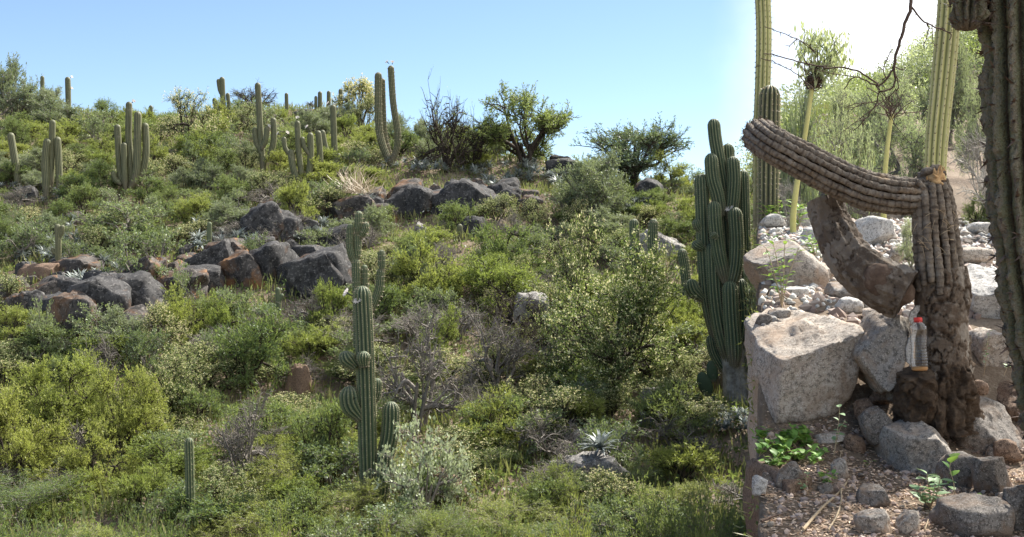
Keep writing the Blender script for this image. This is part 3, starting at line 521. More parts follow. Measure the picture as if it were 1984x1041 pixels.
for s in range(3):
    make_shrub('feather', 10 + s, asp=1.25, nlobe=13, low=0.02, subs=8, twigs=7, nleaf=11, ll=0.07, lw=0.017, leafm='leaf_green', bark='bark_dark')
    make_shrub('lime', 20 + s, asp=1.25, nlobe=13, low=0.02, subs=8, twigs=8, nleaf=12, ll=0.07, lw=0.018, leafm='leaf_lime', bark='bark_dark', up=0.35)
    make_shrub('broad', 30 + s, asp=1.25, nst=5, nlobe=10, subs=7, twigs=7, nleaf=8, ll=0.055, lw=0.034, leafm='leaf_broad', bark='bark_grey', low=0.05, flat=0.8)
for s in range(2):
    make_shrub('grey', 40 + s, nst=7, nlobe=17, subs=9, twigs=8, nleaf=16, ll=0.07, lw=0.018, leafm='leaf_grey', bark='bark_grey', low=0.1, flat=0.9, up=0.6)
    make_shrub('flower', 50 + s, nlobe=13, subs=9, twigs=7, nleaf=12, ll=0.045, lw=0.014, leafm='leaf_green', bark='bark_dark', flowers=2300, bare=0.08, low=0.0, fs=0.021)
    make_shrub('bare', 60 + s, nst=5, nlobe=11, subs=8, twigs=8, nleaf=3, ll=0.03, lw=0.015, leafm='leaf_green', bark='bark_grey', bare=0.8, r0=0.045, low=0.1)
    make_shrub('open', 70 + s, nst=4, nlobe=14, subs=9, twigs=8, nleaf=20, ll=0.055, lw=0.018, leafm='leaf_green', bark='bark_dark', low=0.3, r0=0.045, bare=0.08)
    make_shrub('blue', 80 + s, nst=4, nlobe=15, subs=9, twigs=8, nleaf=18, ll=0.052, lw=0.017, leafm='leaf_blue', bark='bark_dark', low=0.15, r0=0.045, bare=0.08)
    make_shrub('near_green', 90 + s, nst=5, nlobe=12, subs=10, twigs=10, nleaf=14, ll=0.05, lw=0.011, leafm='leaf_lime' if s else 'leaf_green', bark='bark_grey', low=0.05, flat=0.8, r0=0.02)
    make_shrub('soft', 110 + s, nst=4, nlobe=14, subs=9, twigs=8, nleaf=19, ll=0.042, lw=0.011, leafm='leaf_hazed', bark='bark_grey', low=0.1, flat=0.7)
make_shrub('flower_big', 58, nst=4, nlobe=20, subs=11, twigs=9, nleaf=20, ll=0.036, lw=0.010, leafm='leaf_green', bark='bark_dark', flowers=5200, bare=0.05, low=0.0, fs=0.017, r0=.026, flat=.8)
for s in range(2): make_shrub('lime_tree', 26 + s, nlobe=16, low=0.05, subs=10, twigs=9, nleaf=20, ll=0.052, lw=0.015, leafm='leaf_lime', bark='bark_dark', up=0.35, r0=.028)
make_shrub('pale', 38, nst=5, nlobe=10, subs=7, twigs=7, nleaf=6, ll=0.05, lw=0.045, leafm='leaf_pale', bark='bark_grey', low=0.05, flat=0.8, asp=1.25)
make_shrub('dark_bare', 65, nst=5, nlobe=12, subs=9, twigs=8, nleaf=5, ll=0.04, lw=0.016, leafm='leaf_lime', bark='bark_dark', bare=0.7, r0=0.05, low=0.1, upright=False, flat=1.1)
make_shrub('cream', 66, nst=4, nlobe=9, subs=9, twigs=8, nleaf=8, ll=0.06, lw=0.02, leafm='leaf_lime', bark='bark_dark', flowers=700, low=0.5, r0=0.05, flat=0.5, fs=0.035)
make_shrub('pale_tangle', 67, nst=6, nlobe=12, subs=9, twigs=9, nleaf=1, ll=0.03, lw=0.01, leafm='leaf_hazed', bark='bark_pale', bare=0.95, r0=0.03, low=0.0)
_cnt = {}
NM = {'lime': 'thorn_bush', 'feather': 'thorn_bush', 'flower': 'flowering_bush', 'cream': 'flowering_bush', 'broad': 'leafy_bush', 'pale': 'leafy_bush', 'grey': 'grey_bush', 'bare': 'twig_bush', 'dark_bare': 'twig_bush', 'pale_tangle': 'twig_bush', 'near_green': 'fine_leaved_bush', 'soft': 'feathery_bush'}
def shrub(key, x, y, width, ztop, label, group=None, name='shrub', cat='bush', zb=None, rz=None):
    P = PROTO[key]; name = NM.get(key, name) if name == 'shrub' else name; i = _cnt.get(key, 0); _cnt[key] = i + 1; tr, cr, asp = P[i % len(P)]
    z = Hs(x, y) if zb is None else zb; h = max(0.35, ztop - z)
    z -= 0.10 * h; h *= 1.10; o = empty(name, (x, y, z), random.uniform(0, 6.28) if rz is None else rz); s = width / 2 * 1.15; o.scale = (s, s, h / asp)
    tag(o, label, cat, group); link('trunk', tr, o)
    if cr is not None: link('crown', cr, o)
    return o
def box_shrub(key, u0, u1, v0, v1, label, d=None, group=None, name='shrub', cat='bush', dd=0):
    uc = (u0 + u1) / 2
    if d is None: d = hit(uc, v1)[1] + dd
    return shrub(key, (uc - UC) / FPX * d, d, (u1 - u0) / FPX * d, (VC - v0) / FPX * d, label, group, name, cat)
tree = dict(name='thorn_tree', cat='tree')
for args in [
 ('grey', -30, 88, 104, 240, 'big rounded grey-green bush on the skyline above the leaning cactus'), ('grey', 58, 128, 165, 236, 'smaller grey-green bush on the skyline beside the bloom-flanked cactus'),
 ('feather', 180, 240, 190, 242, 'small bright green bush on the skyline'), ('flower', 305, 428, 172, 295, 'rounded bush with pale flower specks beside the notched skyline cactus'),
 ('grey', 345, 400, 240, 290, 'dull green bush below the pale-flecked rounded bush'), ('lime', 395, 450, 225, 285, 'lime green bush below the notched skyline cactus'),
 ('broad', 1000, 1190, 728, 815, 'low leafy grey-green bush before the big cream-flowered tree'), ('feather', 915, 1040, 398, 525, 'soft green rounded bush left of the grey round bush'),
 ('grey', 1068, 1218, 288, 428, 'dense round grey-green bush before the blue-green tree'), ('lime', 1255, 1345, 300, 372, 'lime bush right of the blue-green tree'),
 ('dark_bare', 868, 965, 205, 332, 'tangled dark leafless bush between two thorn trees'),
 ('flower', 285, 408, 672, 825, 'thorny bush speckled with cream flowers beside the lime trees'), ('feather', 400, 575, 600, 770, 'wide feathery green bush with pale specks below the small budding cactus'),
 ('bare', 412, 540, 730, 960, 'grey leafless twig bush beside the slim lone cactus'), ('bare', 712, 905, 585, 840, 'dead grey branching thorn bush right of the budding cactus'), ('bare', 880, 1045, 580, 770, 'dead grey twig bush left of the cream-flowered tree'),
 ('broad', 325, 405, 515, 610, 'light leafy shrub under the orange rock face'), ('broad', 385, 500, 545, 632, 'light leafy shrub below the lichened boulder'), ('broad', 48, 138, 585, 710, 'leafy shrub before the tall dark rock face'),
 ('broad', 205, 365, 425, 560, 'wide leafy green bush left of the small lone cactus'), ('broad', 155, 330, 375, 465, 'wide grey-green leafy bush under the many-armed cactus'), ('broad', -10, 110, 425, 505, 'leafy green bush left of the twin-topped cactus'), ('lime', 335, 412, 368, 435, 'small yellowish bush above the small lone cactus'),
 ('lime', 528, 615, 345, 440, 'yellow-green bush below the pink-flowered branched cactus'), ('broad', 678, 765, 395, 470, 'leafy bush right of the grass-crowned boulder'), ('lime', 758, 900, 455, 580, 'lime green bush right of the jointed cactus'), ('lime', 880, 1055, 485, 600, 'lime feathery bush left of the big flowering tree'),
 ('lime', 595, 690, 540, 650, 'bright green bush behind the budding cactus'), ('feather', 535, 700, 770, 930, 'feathery green bush left of the budding cactus'), ('grey', 180, 300, 590, 690, 'dull leafy bush before the orange rock face'), ('dark_bare', 440, 545, 160, 215, 'thin see-through bush on the skyline behind the armed cactus')]:
    box_shrub(*args)
for args in [('dark_bare', 806, 925, 152, 335, 'sparse thorn tree with fork arms and a dark nest clump'), ('open', 928, 1118, 158, 330, 'big open thorn tree with dark forking trunks on the rocky rim'),
 ('blue', 1128, 1328, 218, 368, 'wide blue-green thorn tree behind the grey round bush'), ('cream', 652, 742, 146, 226, 'small tree with flat cream-flowered crown on the skyline'),
 ('lime_tree', 20, 225, 662, 880, 'larger lime green feathery tree with dark branches')]:
    box_shrub(*args, **tree)
box_shrub('flower', 1050, 1200, 412, 0, 'small cream-flowered tree just behind the big flowering tree', d=20.6, **tree); box_shrub('flower_big', 1035, 1350, 468, 782, 'big cream-flowered thorn tree left of the huge cactus', d=19.3, **tree)
box_shrub('lime_tree', -70, 120, 715, 880, 'lime tree with a thick slanting branch below the rock ledge', d=15.5, **tree); box_shrub('lime_tree', 170, 320, 690, 860, 'lime feathery tree right of the larger lime tree', d=16.5, **tree)
for i, (u0, u1, v0, d, l) in enumerate([(1180, 1480, 868, 9.5, 'big fine-leaved bright bush below the huge cactus'), (1010, 1230, 935, 9.0, 'fine-leaved bush below the silver rosette boulder'), (880, 1060, 930, 9.6, 'fine-leaved bush right of the brown boulder'), (640, 800, 985, 9.5, 'low fine-leaved bush under the budding cactus'), (180, 370, 925, 10, 'pale fine-leaved bush left of the slim lone cactus'), (380, 600, 960, 9.5, 'low fine-leaved bush right of the slim lone cactus'), (-60, 180, 930, 10, 'mixed fine-leaved bush in the lowest corner scrub'), (1290, 1460, 930, 7.5, 'fine-leaved bush against the bouldery bank')]):
    box_shrub('near_green', u0, u1, v0, v0 + 100, l, d=d)
box_shrub('pale', 728, 915, 800, 0, 'pale round-leaved scrambling shrub beside the budding cactus', d=14.4); shrub('near_green', .90, 4.75, .40, -.80, 'fine-leaved bush rooted in the bank below the tan boulder', zb=-1.75); shrub('near_green', .745, 3.95, .24, -.86, 'small fine-leaved bush rooted in the bank by the whitish stone', zb=-1.5); box_shrub('near_green', 1325, 1476, 858, 0, 'fine-leaved bush growing up against the rocky bank', d=6.3); box_shrub('broad', 1395, 1478, 900, 0, 'leafy bush squeezed against the rocky bank', d=5.2)
# filler scrub, kinds by zone
occ = []
LAND = [(38, 366, 'leaning single cactus'), (92, 390, 'three-stemmed cactus'), (245, 378, 'many-armed candelabra cactus'), (433, 234, 'notched skyline cactus'), (133, 226, 'bloom-flanked cactus'), (112, 528, 'twin-topped cactus'), (405, 484, 'small lone cactus on dark rocks'), (511, 340, 'tall three-armed cactus'), (588, 364, 'pink-flowered branched cactus'), (650, 336, 'bent-armed cactus'), (761, 322, 'U-shaped cactus'), (692, 640, 'jointed cactus'), (716, 900, 'tall budding cactus'), (541, 616, 'small budding cactus'), (894, 466, 'short yellow-tipped cactus'), (370, 1000, 'slim lone lower cactus'), (1245, 500, 'two barrel-like cacti'), (1431, 800, 'huge many-stemmed cactus'), (890, 422, 'largest smooth boulder'), (605, 580, 'long slanting boulder'), (340, 600, 'orange stained rock face'), (145, 670, 'tall dark rock face'), (1140, 950, 'silver rosette boulder'), (860, 990, 'dark brown boulder'), (1028, 640, 'pale flat slab'), (572, 770, 'twig-netted brown boulder'), (1205, 782, 'big cream-flowered tree'), (1140, 425, 'grey round bush'), (1225, 365, 'blue-green tree'), (1023, 328, 'big open thorn tree'), (865, 333, 'sparse thorn tree'), (120, 880, 'larger lime tree'), (475, 960, 'leafless grey twig bush'), (345, 825, 'cream-specked thorny bush'), (300, 300, 'upper grassy slope'), (690, 432, 'grass-crowned boulder')]
LAND = [(hit(u, v), n) for u, v, n in LAND]
KIND = {'lime': 'yellow-green feathery bush', 'feather': 'soft green feathery bush', 'broad': 'leafy grey-green bush', 'grey': 'dull grey-green bush', 'bare': 'leafless grey twig bush', 'flower': 'cream-flecked thorny bush', 'near_green': 'dense fine-leaved bush', 'dark_bare': 'dark twiggy bush'}
def where_label(key, h, wd):
    q = min(LAND, key=lambda e: np.linalg.norm(e[0][:2] - h[:2])); rel = 'beside' if np.linalg.norm(q[0][:2] - h[:2]) < 1.3 else ('behind' if h[1] > q[0][1] + .9 else ('below' if h[1] < q[0][1] - .9 else 'near'))
    return ('small ' if wd < 1.1 else 'wide ' if wd > 1.7 else '') + KIND[key] + ' ' + rel + ' the ' + q[1], 'bushes around the ' + q[1]
def filler(u0, u1, v0, v1, keys, n, wpx, hpx, seed):
    r = np.random.default_rng(seed); k = 0; tries = 0
    while k < n and tries < n * 30:
        tries += 1; u = r.uniform(u0, u1); v = r.uniform(v0, v1); wd = r.uniform(*wpx)
        if any(abs(u - a) < 0.48 * (wd + c) / 2 * 1.3 and abs(v - b) < 16 for a, b, c in occ): continue
        if any(abs(u - a) < 40 and -.3 * c < v - b < 1.25 * c and r.random() < .62 for a, b, c in BAND): continue
        if 1350 < u < 1480 and 770 < v < 960: continue
        if any(abs(u - a) < 30 and -5 < v - b < 40 for a, b in ((92, 390), (245, 378), (511, 340), (588, 364), (650, 336), (761, 322), (38, 366))): continue
        if 1200 < u < 1340 and 480 < v < 560: continue
        h = hit(u, v)
        if h[1] > 48: continue
        occ.append((u, v, wd)); key = keys[r.integers(len(keys))]; d = h[1]; ht = r.uniform(*hpx)
        l_, g_ = where_label(key, h, wd / FPX * d); shrub(key, h[0], d, wd / FPX * d, h[2] + ht / FPX * d, l_, group=g_); k += 1
filler(-30, 720, 245, 375, ['lime', 'lime', 'feather', 'broad', 'grey', 'flower'], 90, (55, 120), (30, 72), 1)
filler(640, 960, 262, 330, ['lime', 'feather', 'grey', 'broad'], 30, (50, 100), (28, 60), 2)
filler(1100, 1470, 350, 440, ['lime', 'broad', 'feather', 'grey'], 34, (50, 90), (22, 45), 3)
filler(-30, 640, 375, 520, ['broad', 'broad', 'grey', 'feather', 'bare', 'flower'], 50, (60, 115), (30, 65), 4)
filler(640, 1440, 430, 610, ['broad', 'grey', 'lime', 'feather', 'bare', 'flower'], 66, (60, 120), (35, 75), 5)
filler(-30, 700, 620, 760, ['feather', 'broad', 'bare', 'lime', 'flower'], 34, (90, 160), (55, 110), 6)
filler(700, 1460, 620, 830, ['feather', 'bare', 'lime', 'broad', 'dark_bare', 'flower'], 44, (90, 160), (50, 105), 7)
filler(-60, 1470, 820, 1010, ['feather', 'broad', 'bare', 'flower', 'lime', 'near_green'], 60, (120, 210), (60, 120), 8)
filler(-60, 1440, 1010, 1130, ['near_green', 'broad', 'feather'], 16, (180, 260), (60, 130), 9)
# scrub of the far hill reads as one mass
r = np.random.default_rng(77); mb = MB()
for k in range(300):
    y = r.uniform(44, 88); u = r.uniform(1440, 2060); x = (u - UC) / FPX * y; c = np.array([x, y, Hs(x, y)]); R = r.uniform(.9, 2.2); n = 450
    p = r.normal(size=(n, 3)); p /= np.linalg.norm(p, axis=1, keepdims=True); p *= r.uniform(.5, 1, (n, 1)) ** .5 * np.array([R, R, R * r.uniform(.6, 1.1)]) * (1 + .35 * fbm(p * 1.6 + k, k, 2))[:, None]; p[:, 2] = np.abs(p[:, 2]) + .1
    leaves(mb, c + p, p, .21, .09, r, .3, int(r.integers(3)), 1.0)
tag(mb.build('far_scrub', ['leaf_hazed', 'leaf_grey', 'leaf_green'], None, False), 'pale scrub covering the far hillside', 'scrub', kind='stuff')

# silvery rosette plants
def rosette_mesh(seed, n=40, mat='silver_leaf'):
    r = np.random.default_rng(seed); mb = MB()
    for i in range(n):
        a = r.uniform(0, 6.283); el = r.uniform(0.15, 1.35); L = r.uniform(.6, 1.0); o = np.array([math.cos(a), math.sin(a), 0]); s = np.array([-math.sin(a), math.cos(a), 0]); up = np.array([0, 0, 1.0])
        p = [np.zeros(3)]; e = el
        for q in range(3): p.append(p[-1] + (o * math.cos(e) + up * math.sin(e)) * L / 3); e -= 0.35
        wd = [0.055, 0.06, 0.04, 0.004]; V = []
        for q in range(4): V += [p[q] - s * wd[q], p[q] + s * wd[q]]
        mb.add(V, [[0, 1, 3, 2], [2, 3, 5, 4], [4, 5, 7, 6]])
    return mb.mesh('rosette', mat, False)
ROS = [rosette_mesh(s) for s in range(4)]
r = np.random.default_rng(5)
for (u, v, su, sv, n, where) in [(60, 500, 55, 18, 16, 'on the ledge by the flat brown boulder'), (150, 480, 50, 45, 26, 'on the tall dark rock face'), (190, 545, 60, 35, 26, 'on the tall dark rock face'), (60, 385, 60, 20, 14, 'under the leaning single cactus'), (450, 475, 70, 28, 22, 'around the small lone cactus'), (620, 460, 60, 18, 14, 'on the flat sloping dark slab'),
   (840, 328, 100, 14, 30, 'along the rocky rim'), (990, 342, 80, 20, 30, 'along the rocky rim'), (950, 375, 50, 18, 14, 'along the rocky rim'), (1060, 350, 40, 22, 14, 'along the rocky rim'), (710, 395, 40, 18, 10, 'by the grass-crowned boulder'), (650, 216, 70, 8, 10, 'on the skyline by the far cacti'), (870, 420, 50, 16, 12, 'below the largest smooth boulder'), (1230, 412, 50, 14, 12, 'below the grey round bush'), (1010, 590, 45, 25, 14, 'on the pale flat slab'), (1380, 835, 80, 18, 30, 'at the foot of the huge cactus'), (1150, 860, 55, 22, 12, 'around the silver rosette boulder')]:
    for k in range(int(n * .95)):
        h = hit(u + r.uniform(-su, su), v + r.uniform(-sv, sv)); o = link('silver_rosette', ROS[r.integers(4)]); o.location = h + np.array([0, 0, 0.15]); sc = r.uniform(.22, .42) * min(1, h[1] / 26); o.scale = (sc, sc, sc); o.rotation_euler = (r.uniform(-.3, .3), r.uniform(-.3, .3), r.uniform(0, 6.28))
        tag(o, 'silvery spiky rosette plant ' + where, 'plant', 'silver rosette plants ' + where)
h = hit(1142, 950); o = link('silver_rosette', rosette_mesh(99, 60)); o.location = at(1163, 872, h[1] + .18); o.scale = (.40,) * 3; tag(o, 'largest bright silver rosette sitting on the grey flat-topped boulder', 'plant')
# dry grass tuft on boulder
mb = MB(); r = np.random.default_rng(6); h = hit(690, 400)
for k in range(120):
    a = r.uniform(-1.2, 1.6); L = r.uniform(.5, 1.1); d = np.array([math.sin(a), r.normal() * 0.4, abs(math.cos(a)) + .1]); s = np.array([.008, .008, 0]); p = np.array([r.normal() * .2, r.normal() * .15, 0]); m = p + d * L * .6; e = m + (d * .5 + np.array([0.3, 0, -.25])) * L * .6
    mb.add([p - s, p + s, m + s * .8, m - s * .8, e], [[0, 1, 2, 3]]); mb.add([m - s * .8, m + s * .8, e], [[0, 1, 2]])
o = mb.build('grass_tuft', 'dry_grass', None, False); o.location = h + np.array([0, -.1, 0.35]); tag(o, 'tuft of long dry grass blades on the brownish boulder', 'grass')
# grass and low herbs over the slope: nobody could count it
mb = MB(); r = np.random.default_rng(9); n = 17000
yy = 10.5 + 40 * r.random(n) ** 0.9; uu = r.uniform(-60, 1700, n); xx = (uu - UC) / FPX * yy; zz = H_hill(xx, yy)
C = np.stack([xx, yy, zz], -1); leaves(mb, np.repeat(C, 3, 0) + r.normal(size=(3 * n, 3)) * np.array([.07, .07, .015]), np.zeros((3 * n, 3)) + np.array([0, 0, 1.2]), 0.30, 0.03, r, 0.6, 0, 0.5)
tag(mb.build('grass', 'grass', None, False), 'short yellow-green grass covering the hillside between bushes', 'grass', kind='stuff')
mb = MB(); n = 30000; yy = 10.5 + 36 * r.random(n) ** 0.9; uu = r.uniform(-60, 1700, n); xx = (uu - UC) / FPX * yy
C = np.stack([xx, yy, H_hill(xx, yy) + 0.06], -1); leaves(mb, np.repeat(C, 4, 0) + r.normal(size=(4 * n, 3)) * np.array([.09, .09, .05]), np.zeros((4 * n, 3)), 0.09, 0.05, r, 0.5, 0, 1.0)
tag(mb.build('low_herbs', 'leaf_green', None, False), 'low leafy herbs carpeting the hillside soil', 'herbs', kind='stuff')
#NEAR
SHADE_CROWN_N = 5000
# ------------------------------------------------------------------ the stony terrace with the broken cactus
def box_boulder(u, v, hu, hv, d, dep, seed, mat, label, roll=0, yaw=0, name='boulder', cat='boulder', sub=5, **kw):
    return boulder(name, at(u, v, d), (hu / FPX * d, dep, hv / FPX * d), seed, mat, label, cat, roll=roll, yaw=yaw, sub=sub, **kw)
box_boulder(1560, 716, 104, 118, 4.86, .34, 201, 'granite_tan', 'big block-shaped tan granite boulder left of the leaning slab', planes=[((-.25, -.35, 1), .62), ((0.1, -1, -.12), .68), ((.9, -.2, -.3), .80), ((.1, -.6, -1), .88)], cuts=3, box=.75, rough=.10, fine=.03)
box_boulder(1710, 676, 58, 86, 4.62, .20, 202, 'granite', 'grey granite slab leaning beside the broken trunk', roll=-14, planes=[((-.7, -.3, .5), .62), ((-.3, -1, .1), .55), ((-.5, 0, -.8), .72), ((.9, -.5, .1), .6)], cuts=4, box=.6, rough=.08, fine=.03)
box_boulder(1518, 522, 76, 66, 6.3, .3, 203, 'granite', 'large rounded grey boulder behind leafy sprouts', cuts=5, box=.4, planes=[((.6, -.3, .7), .75)], rough=.08, fine=.02)
box_boulder(1928, 594, 94, 98, 5.35, .35, 204, 'granite_white', 'large sunlit pale boulder right of the broken trunk', cuts=5, box=.5, planes=[((-.2, -.6, 1), .6), ((-.2, -1, -.3), .6)], rough=.08, fine=.03)
box_boulder(1930, 686, 66, 62, 4.98, .22, 205, 'granite_tan', 'brownish boulder under the large pale boulder', cuts=6, box=.5, planes=[((-.1, -1, -.1), .6)], rough=.12, fine=.03, roll=12)
box_boulder(1776, 884, 68, 78, 4.36, .26, 206, 'granite', 'squarish grey-tan boulder beneath the rotten trunk base', cuts=5, box=.6, planes=[((-.2, -1, -.1), .6), ((-.1, -.3, 1), .7), ((-.9, -.4, -.2), .72)], rough=.08, fine=.03)
box_boulder(1895, 838, 92, 72, 4.62, .3, 207, 'granite_dark', 'long dark boulder sloping down right of the rotten base', roll=-20, cuts=5, box=.5, planes=[((.2, -.8, .6), .6)], rough=.08, fine=.03)
box_boulder(1962, 790, 45, 52, 4.75, .2, 208, 'rock_brown', 'dark brown boulder in the hollow by the old green column', cuts=5, rough=.1)
for i, (u, v, hu, hv, d, m, rl, l) in enumerate([(1898, 752, 17, 16, 4.45, 'rock_brown', 0, 'small brown stone wedged right of the rotten base'), (1700, 826, 34, 40, 4.45, 'granite_dark', 25, 'rounded dark boulder left of the squarish boulder'), (1674, 795, 20, 24, 4.6, 'rock_brown', 15, 'brown oval stone under the leaning slab'), (1706, 768, 24, 22, 4.7, 'rock_brown', 0, 'brown stone wedged behind the oval stone'), (1738, 768, 22, 24, 4.62, 'granite_dark', 0, 'dark stone wedged against the rotten base'), (1640, 800, 30, 40, 4.8, 'rock_brown', 0, 'brown rock in the gap beside the big tan boulder'),
   (1820, 775, 70, 60, 4.85, 'rock_brown', 0, 'brown rock hidden behind the rotten base')]):
    box_boulder(u, v, hu, hv, d, hu / FPX * d, 220 + i, m, l, roll=rl, name='stone', cat='stone', sub=4, cuts=5, box=.35, rough=.1)
for i, (u, v, hu, hv, m, rl, l) in enumerate([(1530, 925, 25, 32, 'granite_dark', -35, 'dark slab-like stone lying on the leaf litter'), (1626, 910, 18, 24, 'granite', 10, 'pale flat stone behind the bright seedling'), (1693, 962, 32, 28, 'granite_dark', -15, 'dark rounded stone half buried in litter'), (1600, 948, 16, 14, 'granite_dark', 0, 'small dark stone beside the pale stick'), (1858, 915, 42, 42, 'granite_dark', -10, 'dark speckled boulder behind the trailing vine'), (1924, 925, 38, 48, 'granite_dark', 12, 'dark pointed stone right of the speckled boulder'),
   (1878, 1006, 78, 48, 'granite_dark', 0, 'broad low dark boulder before the trailing vine'), (1690, 1012, 34, 30, 'granite', 0, 'grey stone sunk in litter below the half buried stone'), (1761, 1016, 27, 28, 'granite', 0, 'grey stone beside the mint-green plant'), (1472, 942, 16, 22, 'granite_white', 0, 'whitish stone at the edge of the litter'), (1968, 990, 26, 55, 'granite_dark', 0, 'upright dark stone at the foot of the old column'), (1940, 961, 11, 9, 'granite_tan', 0, 'small pinkish stone between dark boulders'), (1922, 882, 13, 20, 'granite_dark', 0, 'small pointed grey stone atop the dark stones'), (1608, 850, 36, 13, 'granite_tan', 0, 'flat tan stone below the big tan boulder'), (1950, 880, 28, 30, 'rock_brown', 0, 'brown stone behind the dark pointed stone'), (1655, 860, 22, 20, 'rock_brown', 0, 'brown stone by the rounded dark boulder')]):
    h = hit_ter(u, v + hv * 0.75); d = h[1]
    box_boulder(u, v, hu, hv, d + hu / FPX * d * .5, hu / FPX * d * .8, 240 + i, m, l, roll=rl, name='stone', cat='stone', sub=4, cuts=7, box=.4, rough=.1)
for i, (u, v, hu, hv, m, l) in enumerate([(1542, 566, 28, 11, 'granite_white', 'pale oval cobble behind the big tan boulder'), (1640, 564, 42, 18, 'granite', 'flat grey cobble below the leaning limb'), (1645, 593, 30, 18, 'granite_white', 'rounded pale cobble under the limb end'), (1510, 612, 24, 16, 'granite', 'grey cobble behind the big tan boulder'), (1480, 626, 18, 18, 'granite_dark', 'dark cobble at the bank edge'), (1612, 512, 20, 24, 'granite_tan', 'tan rock wedged behind the leaning limb'), (1592, 528, 26, 20, 'granite_tan', 'tan rounded rock beside the large rounded boulder'), (1562, 424, 21, 24, 'granite_white', 'white upright rock behind the yellow stem'), (1580, 457, 28, 20, 'granite_white', 'white rounded rock left of the limb top'), (1692, 452, 38, 34, 'granite_white', 'big white rock seen between limb and trunk'), (1898, 446, 30, 16, 'granite_white', 'white rock on the scree right of the trunk'), (1886, 500, 42, 22, 'granite_tan', 'tan rounded boulder above the large pale boulder'), (1735, 500, 16, 22, 'granite_tan', 'tan stone by the little mid bush'), (1605, 470, 20, 16, 'granite_white', 'small white rock beside the limb top'), (1500, 430, 30, 16, 'granite_white', 'white rock under the fallen arm'), (1690, 610, 22, 14, 'granite_tan', 'tan stone just above the leaning slab')]):
    h = hit_ter(u, v + hv * .8); d = h[1]
    box_boulder(u, v, hu, hv, d + .05, hu / FPX * d * .9, 270 + i, m, l, name='stone', cat='stone', sub=4, cuts=6, box=.3, rough=.08)
for i, (x, y, z, hx, hz, m, l) in enumerate([(.80, 3.75, -1.35, .10, .30, 'granite_dark', 'dark boulder in the bank under the whitish stone'), (.93, 4.25, -1.0, .10, .26, 'rock_brown', 'brown boulder in the bank below the litter'), (1.0, 4.6, -1.7, .13, .45, 'granite', 'large grey boulder low in the bank'), (1.12, 5.1, -.75, .12, .38, 'granite_tan', 'tan boulder in the bank under the cobbles'), (1.3, 5.9, -1.2, .14, .7, 'granite_dark', 'tall dark boulder in the bank'), (1.55, 7.0, -.6, .16, .5, 'granite', 'grey boulder in the bank below the rounded boulder'), (1.85, 8.3, -.6, .18, .7, 'granite_dark', 'dark boulder in the bank under the yellow column')]):
    boulder('boulder', (.2224 * y + hx * .92, y, z), (hx, .35, hz), 330 + i, m, l, cuts=6, box=.5, rough=.12)
# scattered cobbles share four meshes
COB = []
for s in range(5):
    P, F = rock_verts(300 + s, 3, cuts=7, box=.3, rough=.08); mb = MB(); mb.add(P, F); COB.append([mb.mesh('cobble', m) for m in ('granite_white', 'granite', 'granite_tan')])
r = np.random.default_rng(12)
for zone, n, (u0, u1), (v0, v1), (s0, s1), where in [('behind the big tan boulder', 46, (1475, 1760), (515, 640), (5, 13), 0), ('on the bright scree under the fallen arm', 95, (1480, 1790), (432, 515), (4, 13), 0), ('on the scree right of the broken trunk', 90, (1850, 1990), (430, 520), (5, 13), 0), ('on the litter below the boulders', 26, (1480, 1960), (850, 1040), (4, 9), 1)]:
    for k in range(n):
        h = hit_ter(r.uniform(u0, u1), r.uniform(v0, v1)); s = r.uniform(s0, s1) / FPX * h[1]; m = 1 + r.integers(2) if where else [0, 0, 1, 2][r.integers(4)]
        o = link('cobble', COB[r.integers(5)][m]); o.location = h + np.array([0, 0, s * .25]); o.scale = (s * r.uniform(.8, 1.4), s, s * r.uniform(.5, .9)); o.rotation_euler = (r.uniform(-.3, .3), r.uniform(-.3, .3), r.uniform(0, 6.28))
        tag(o, 'small loose cobble ' + zone, 'stone', 'cobbles ' + zone)

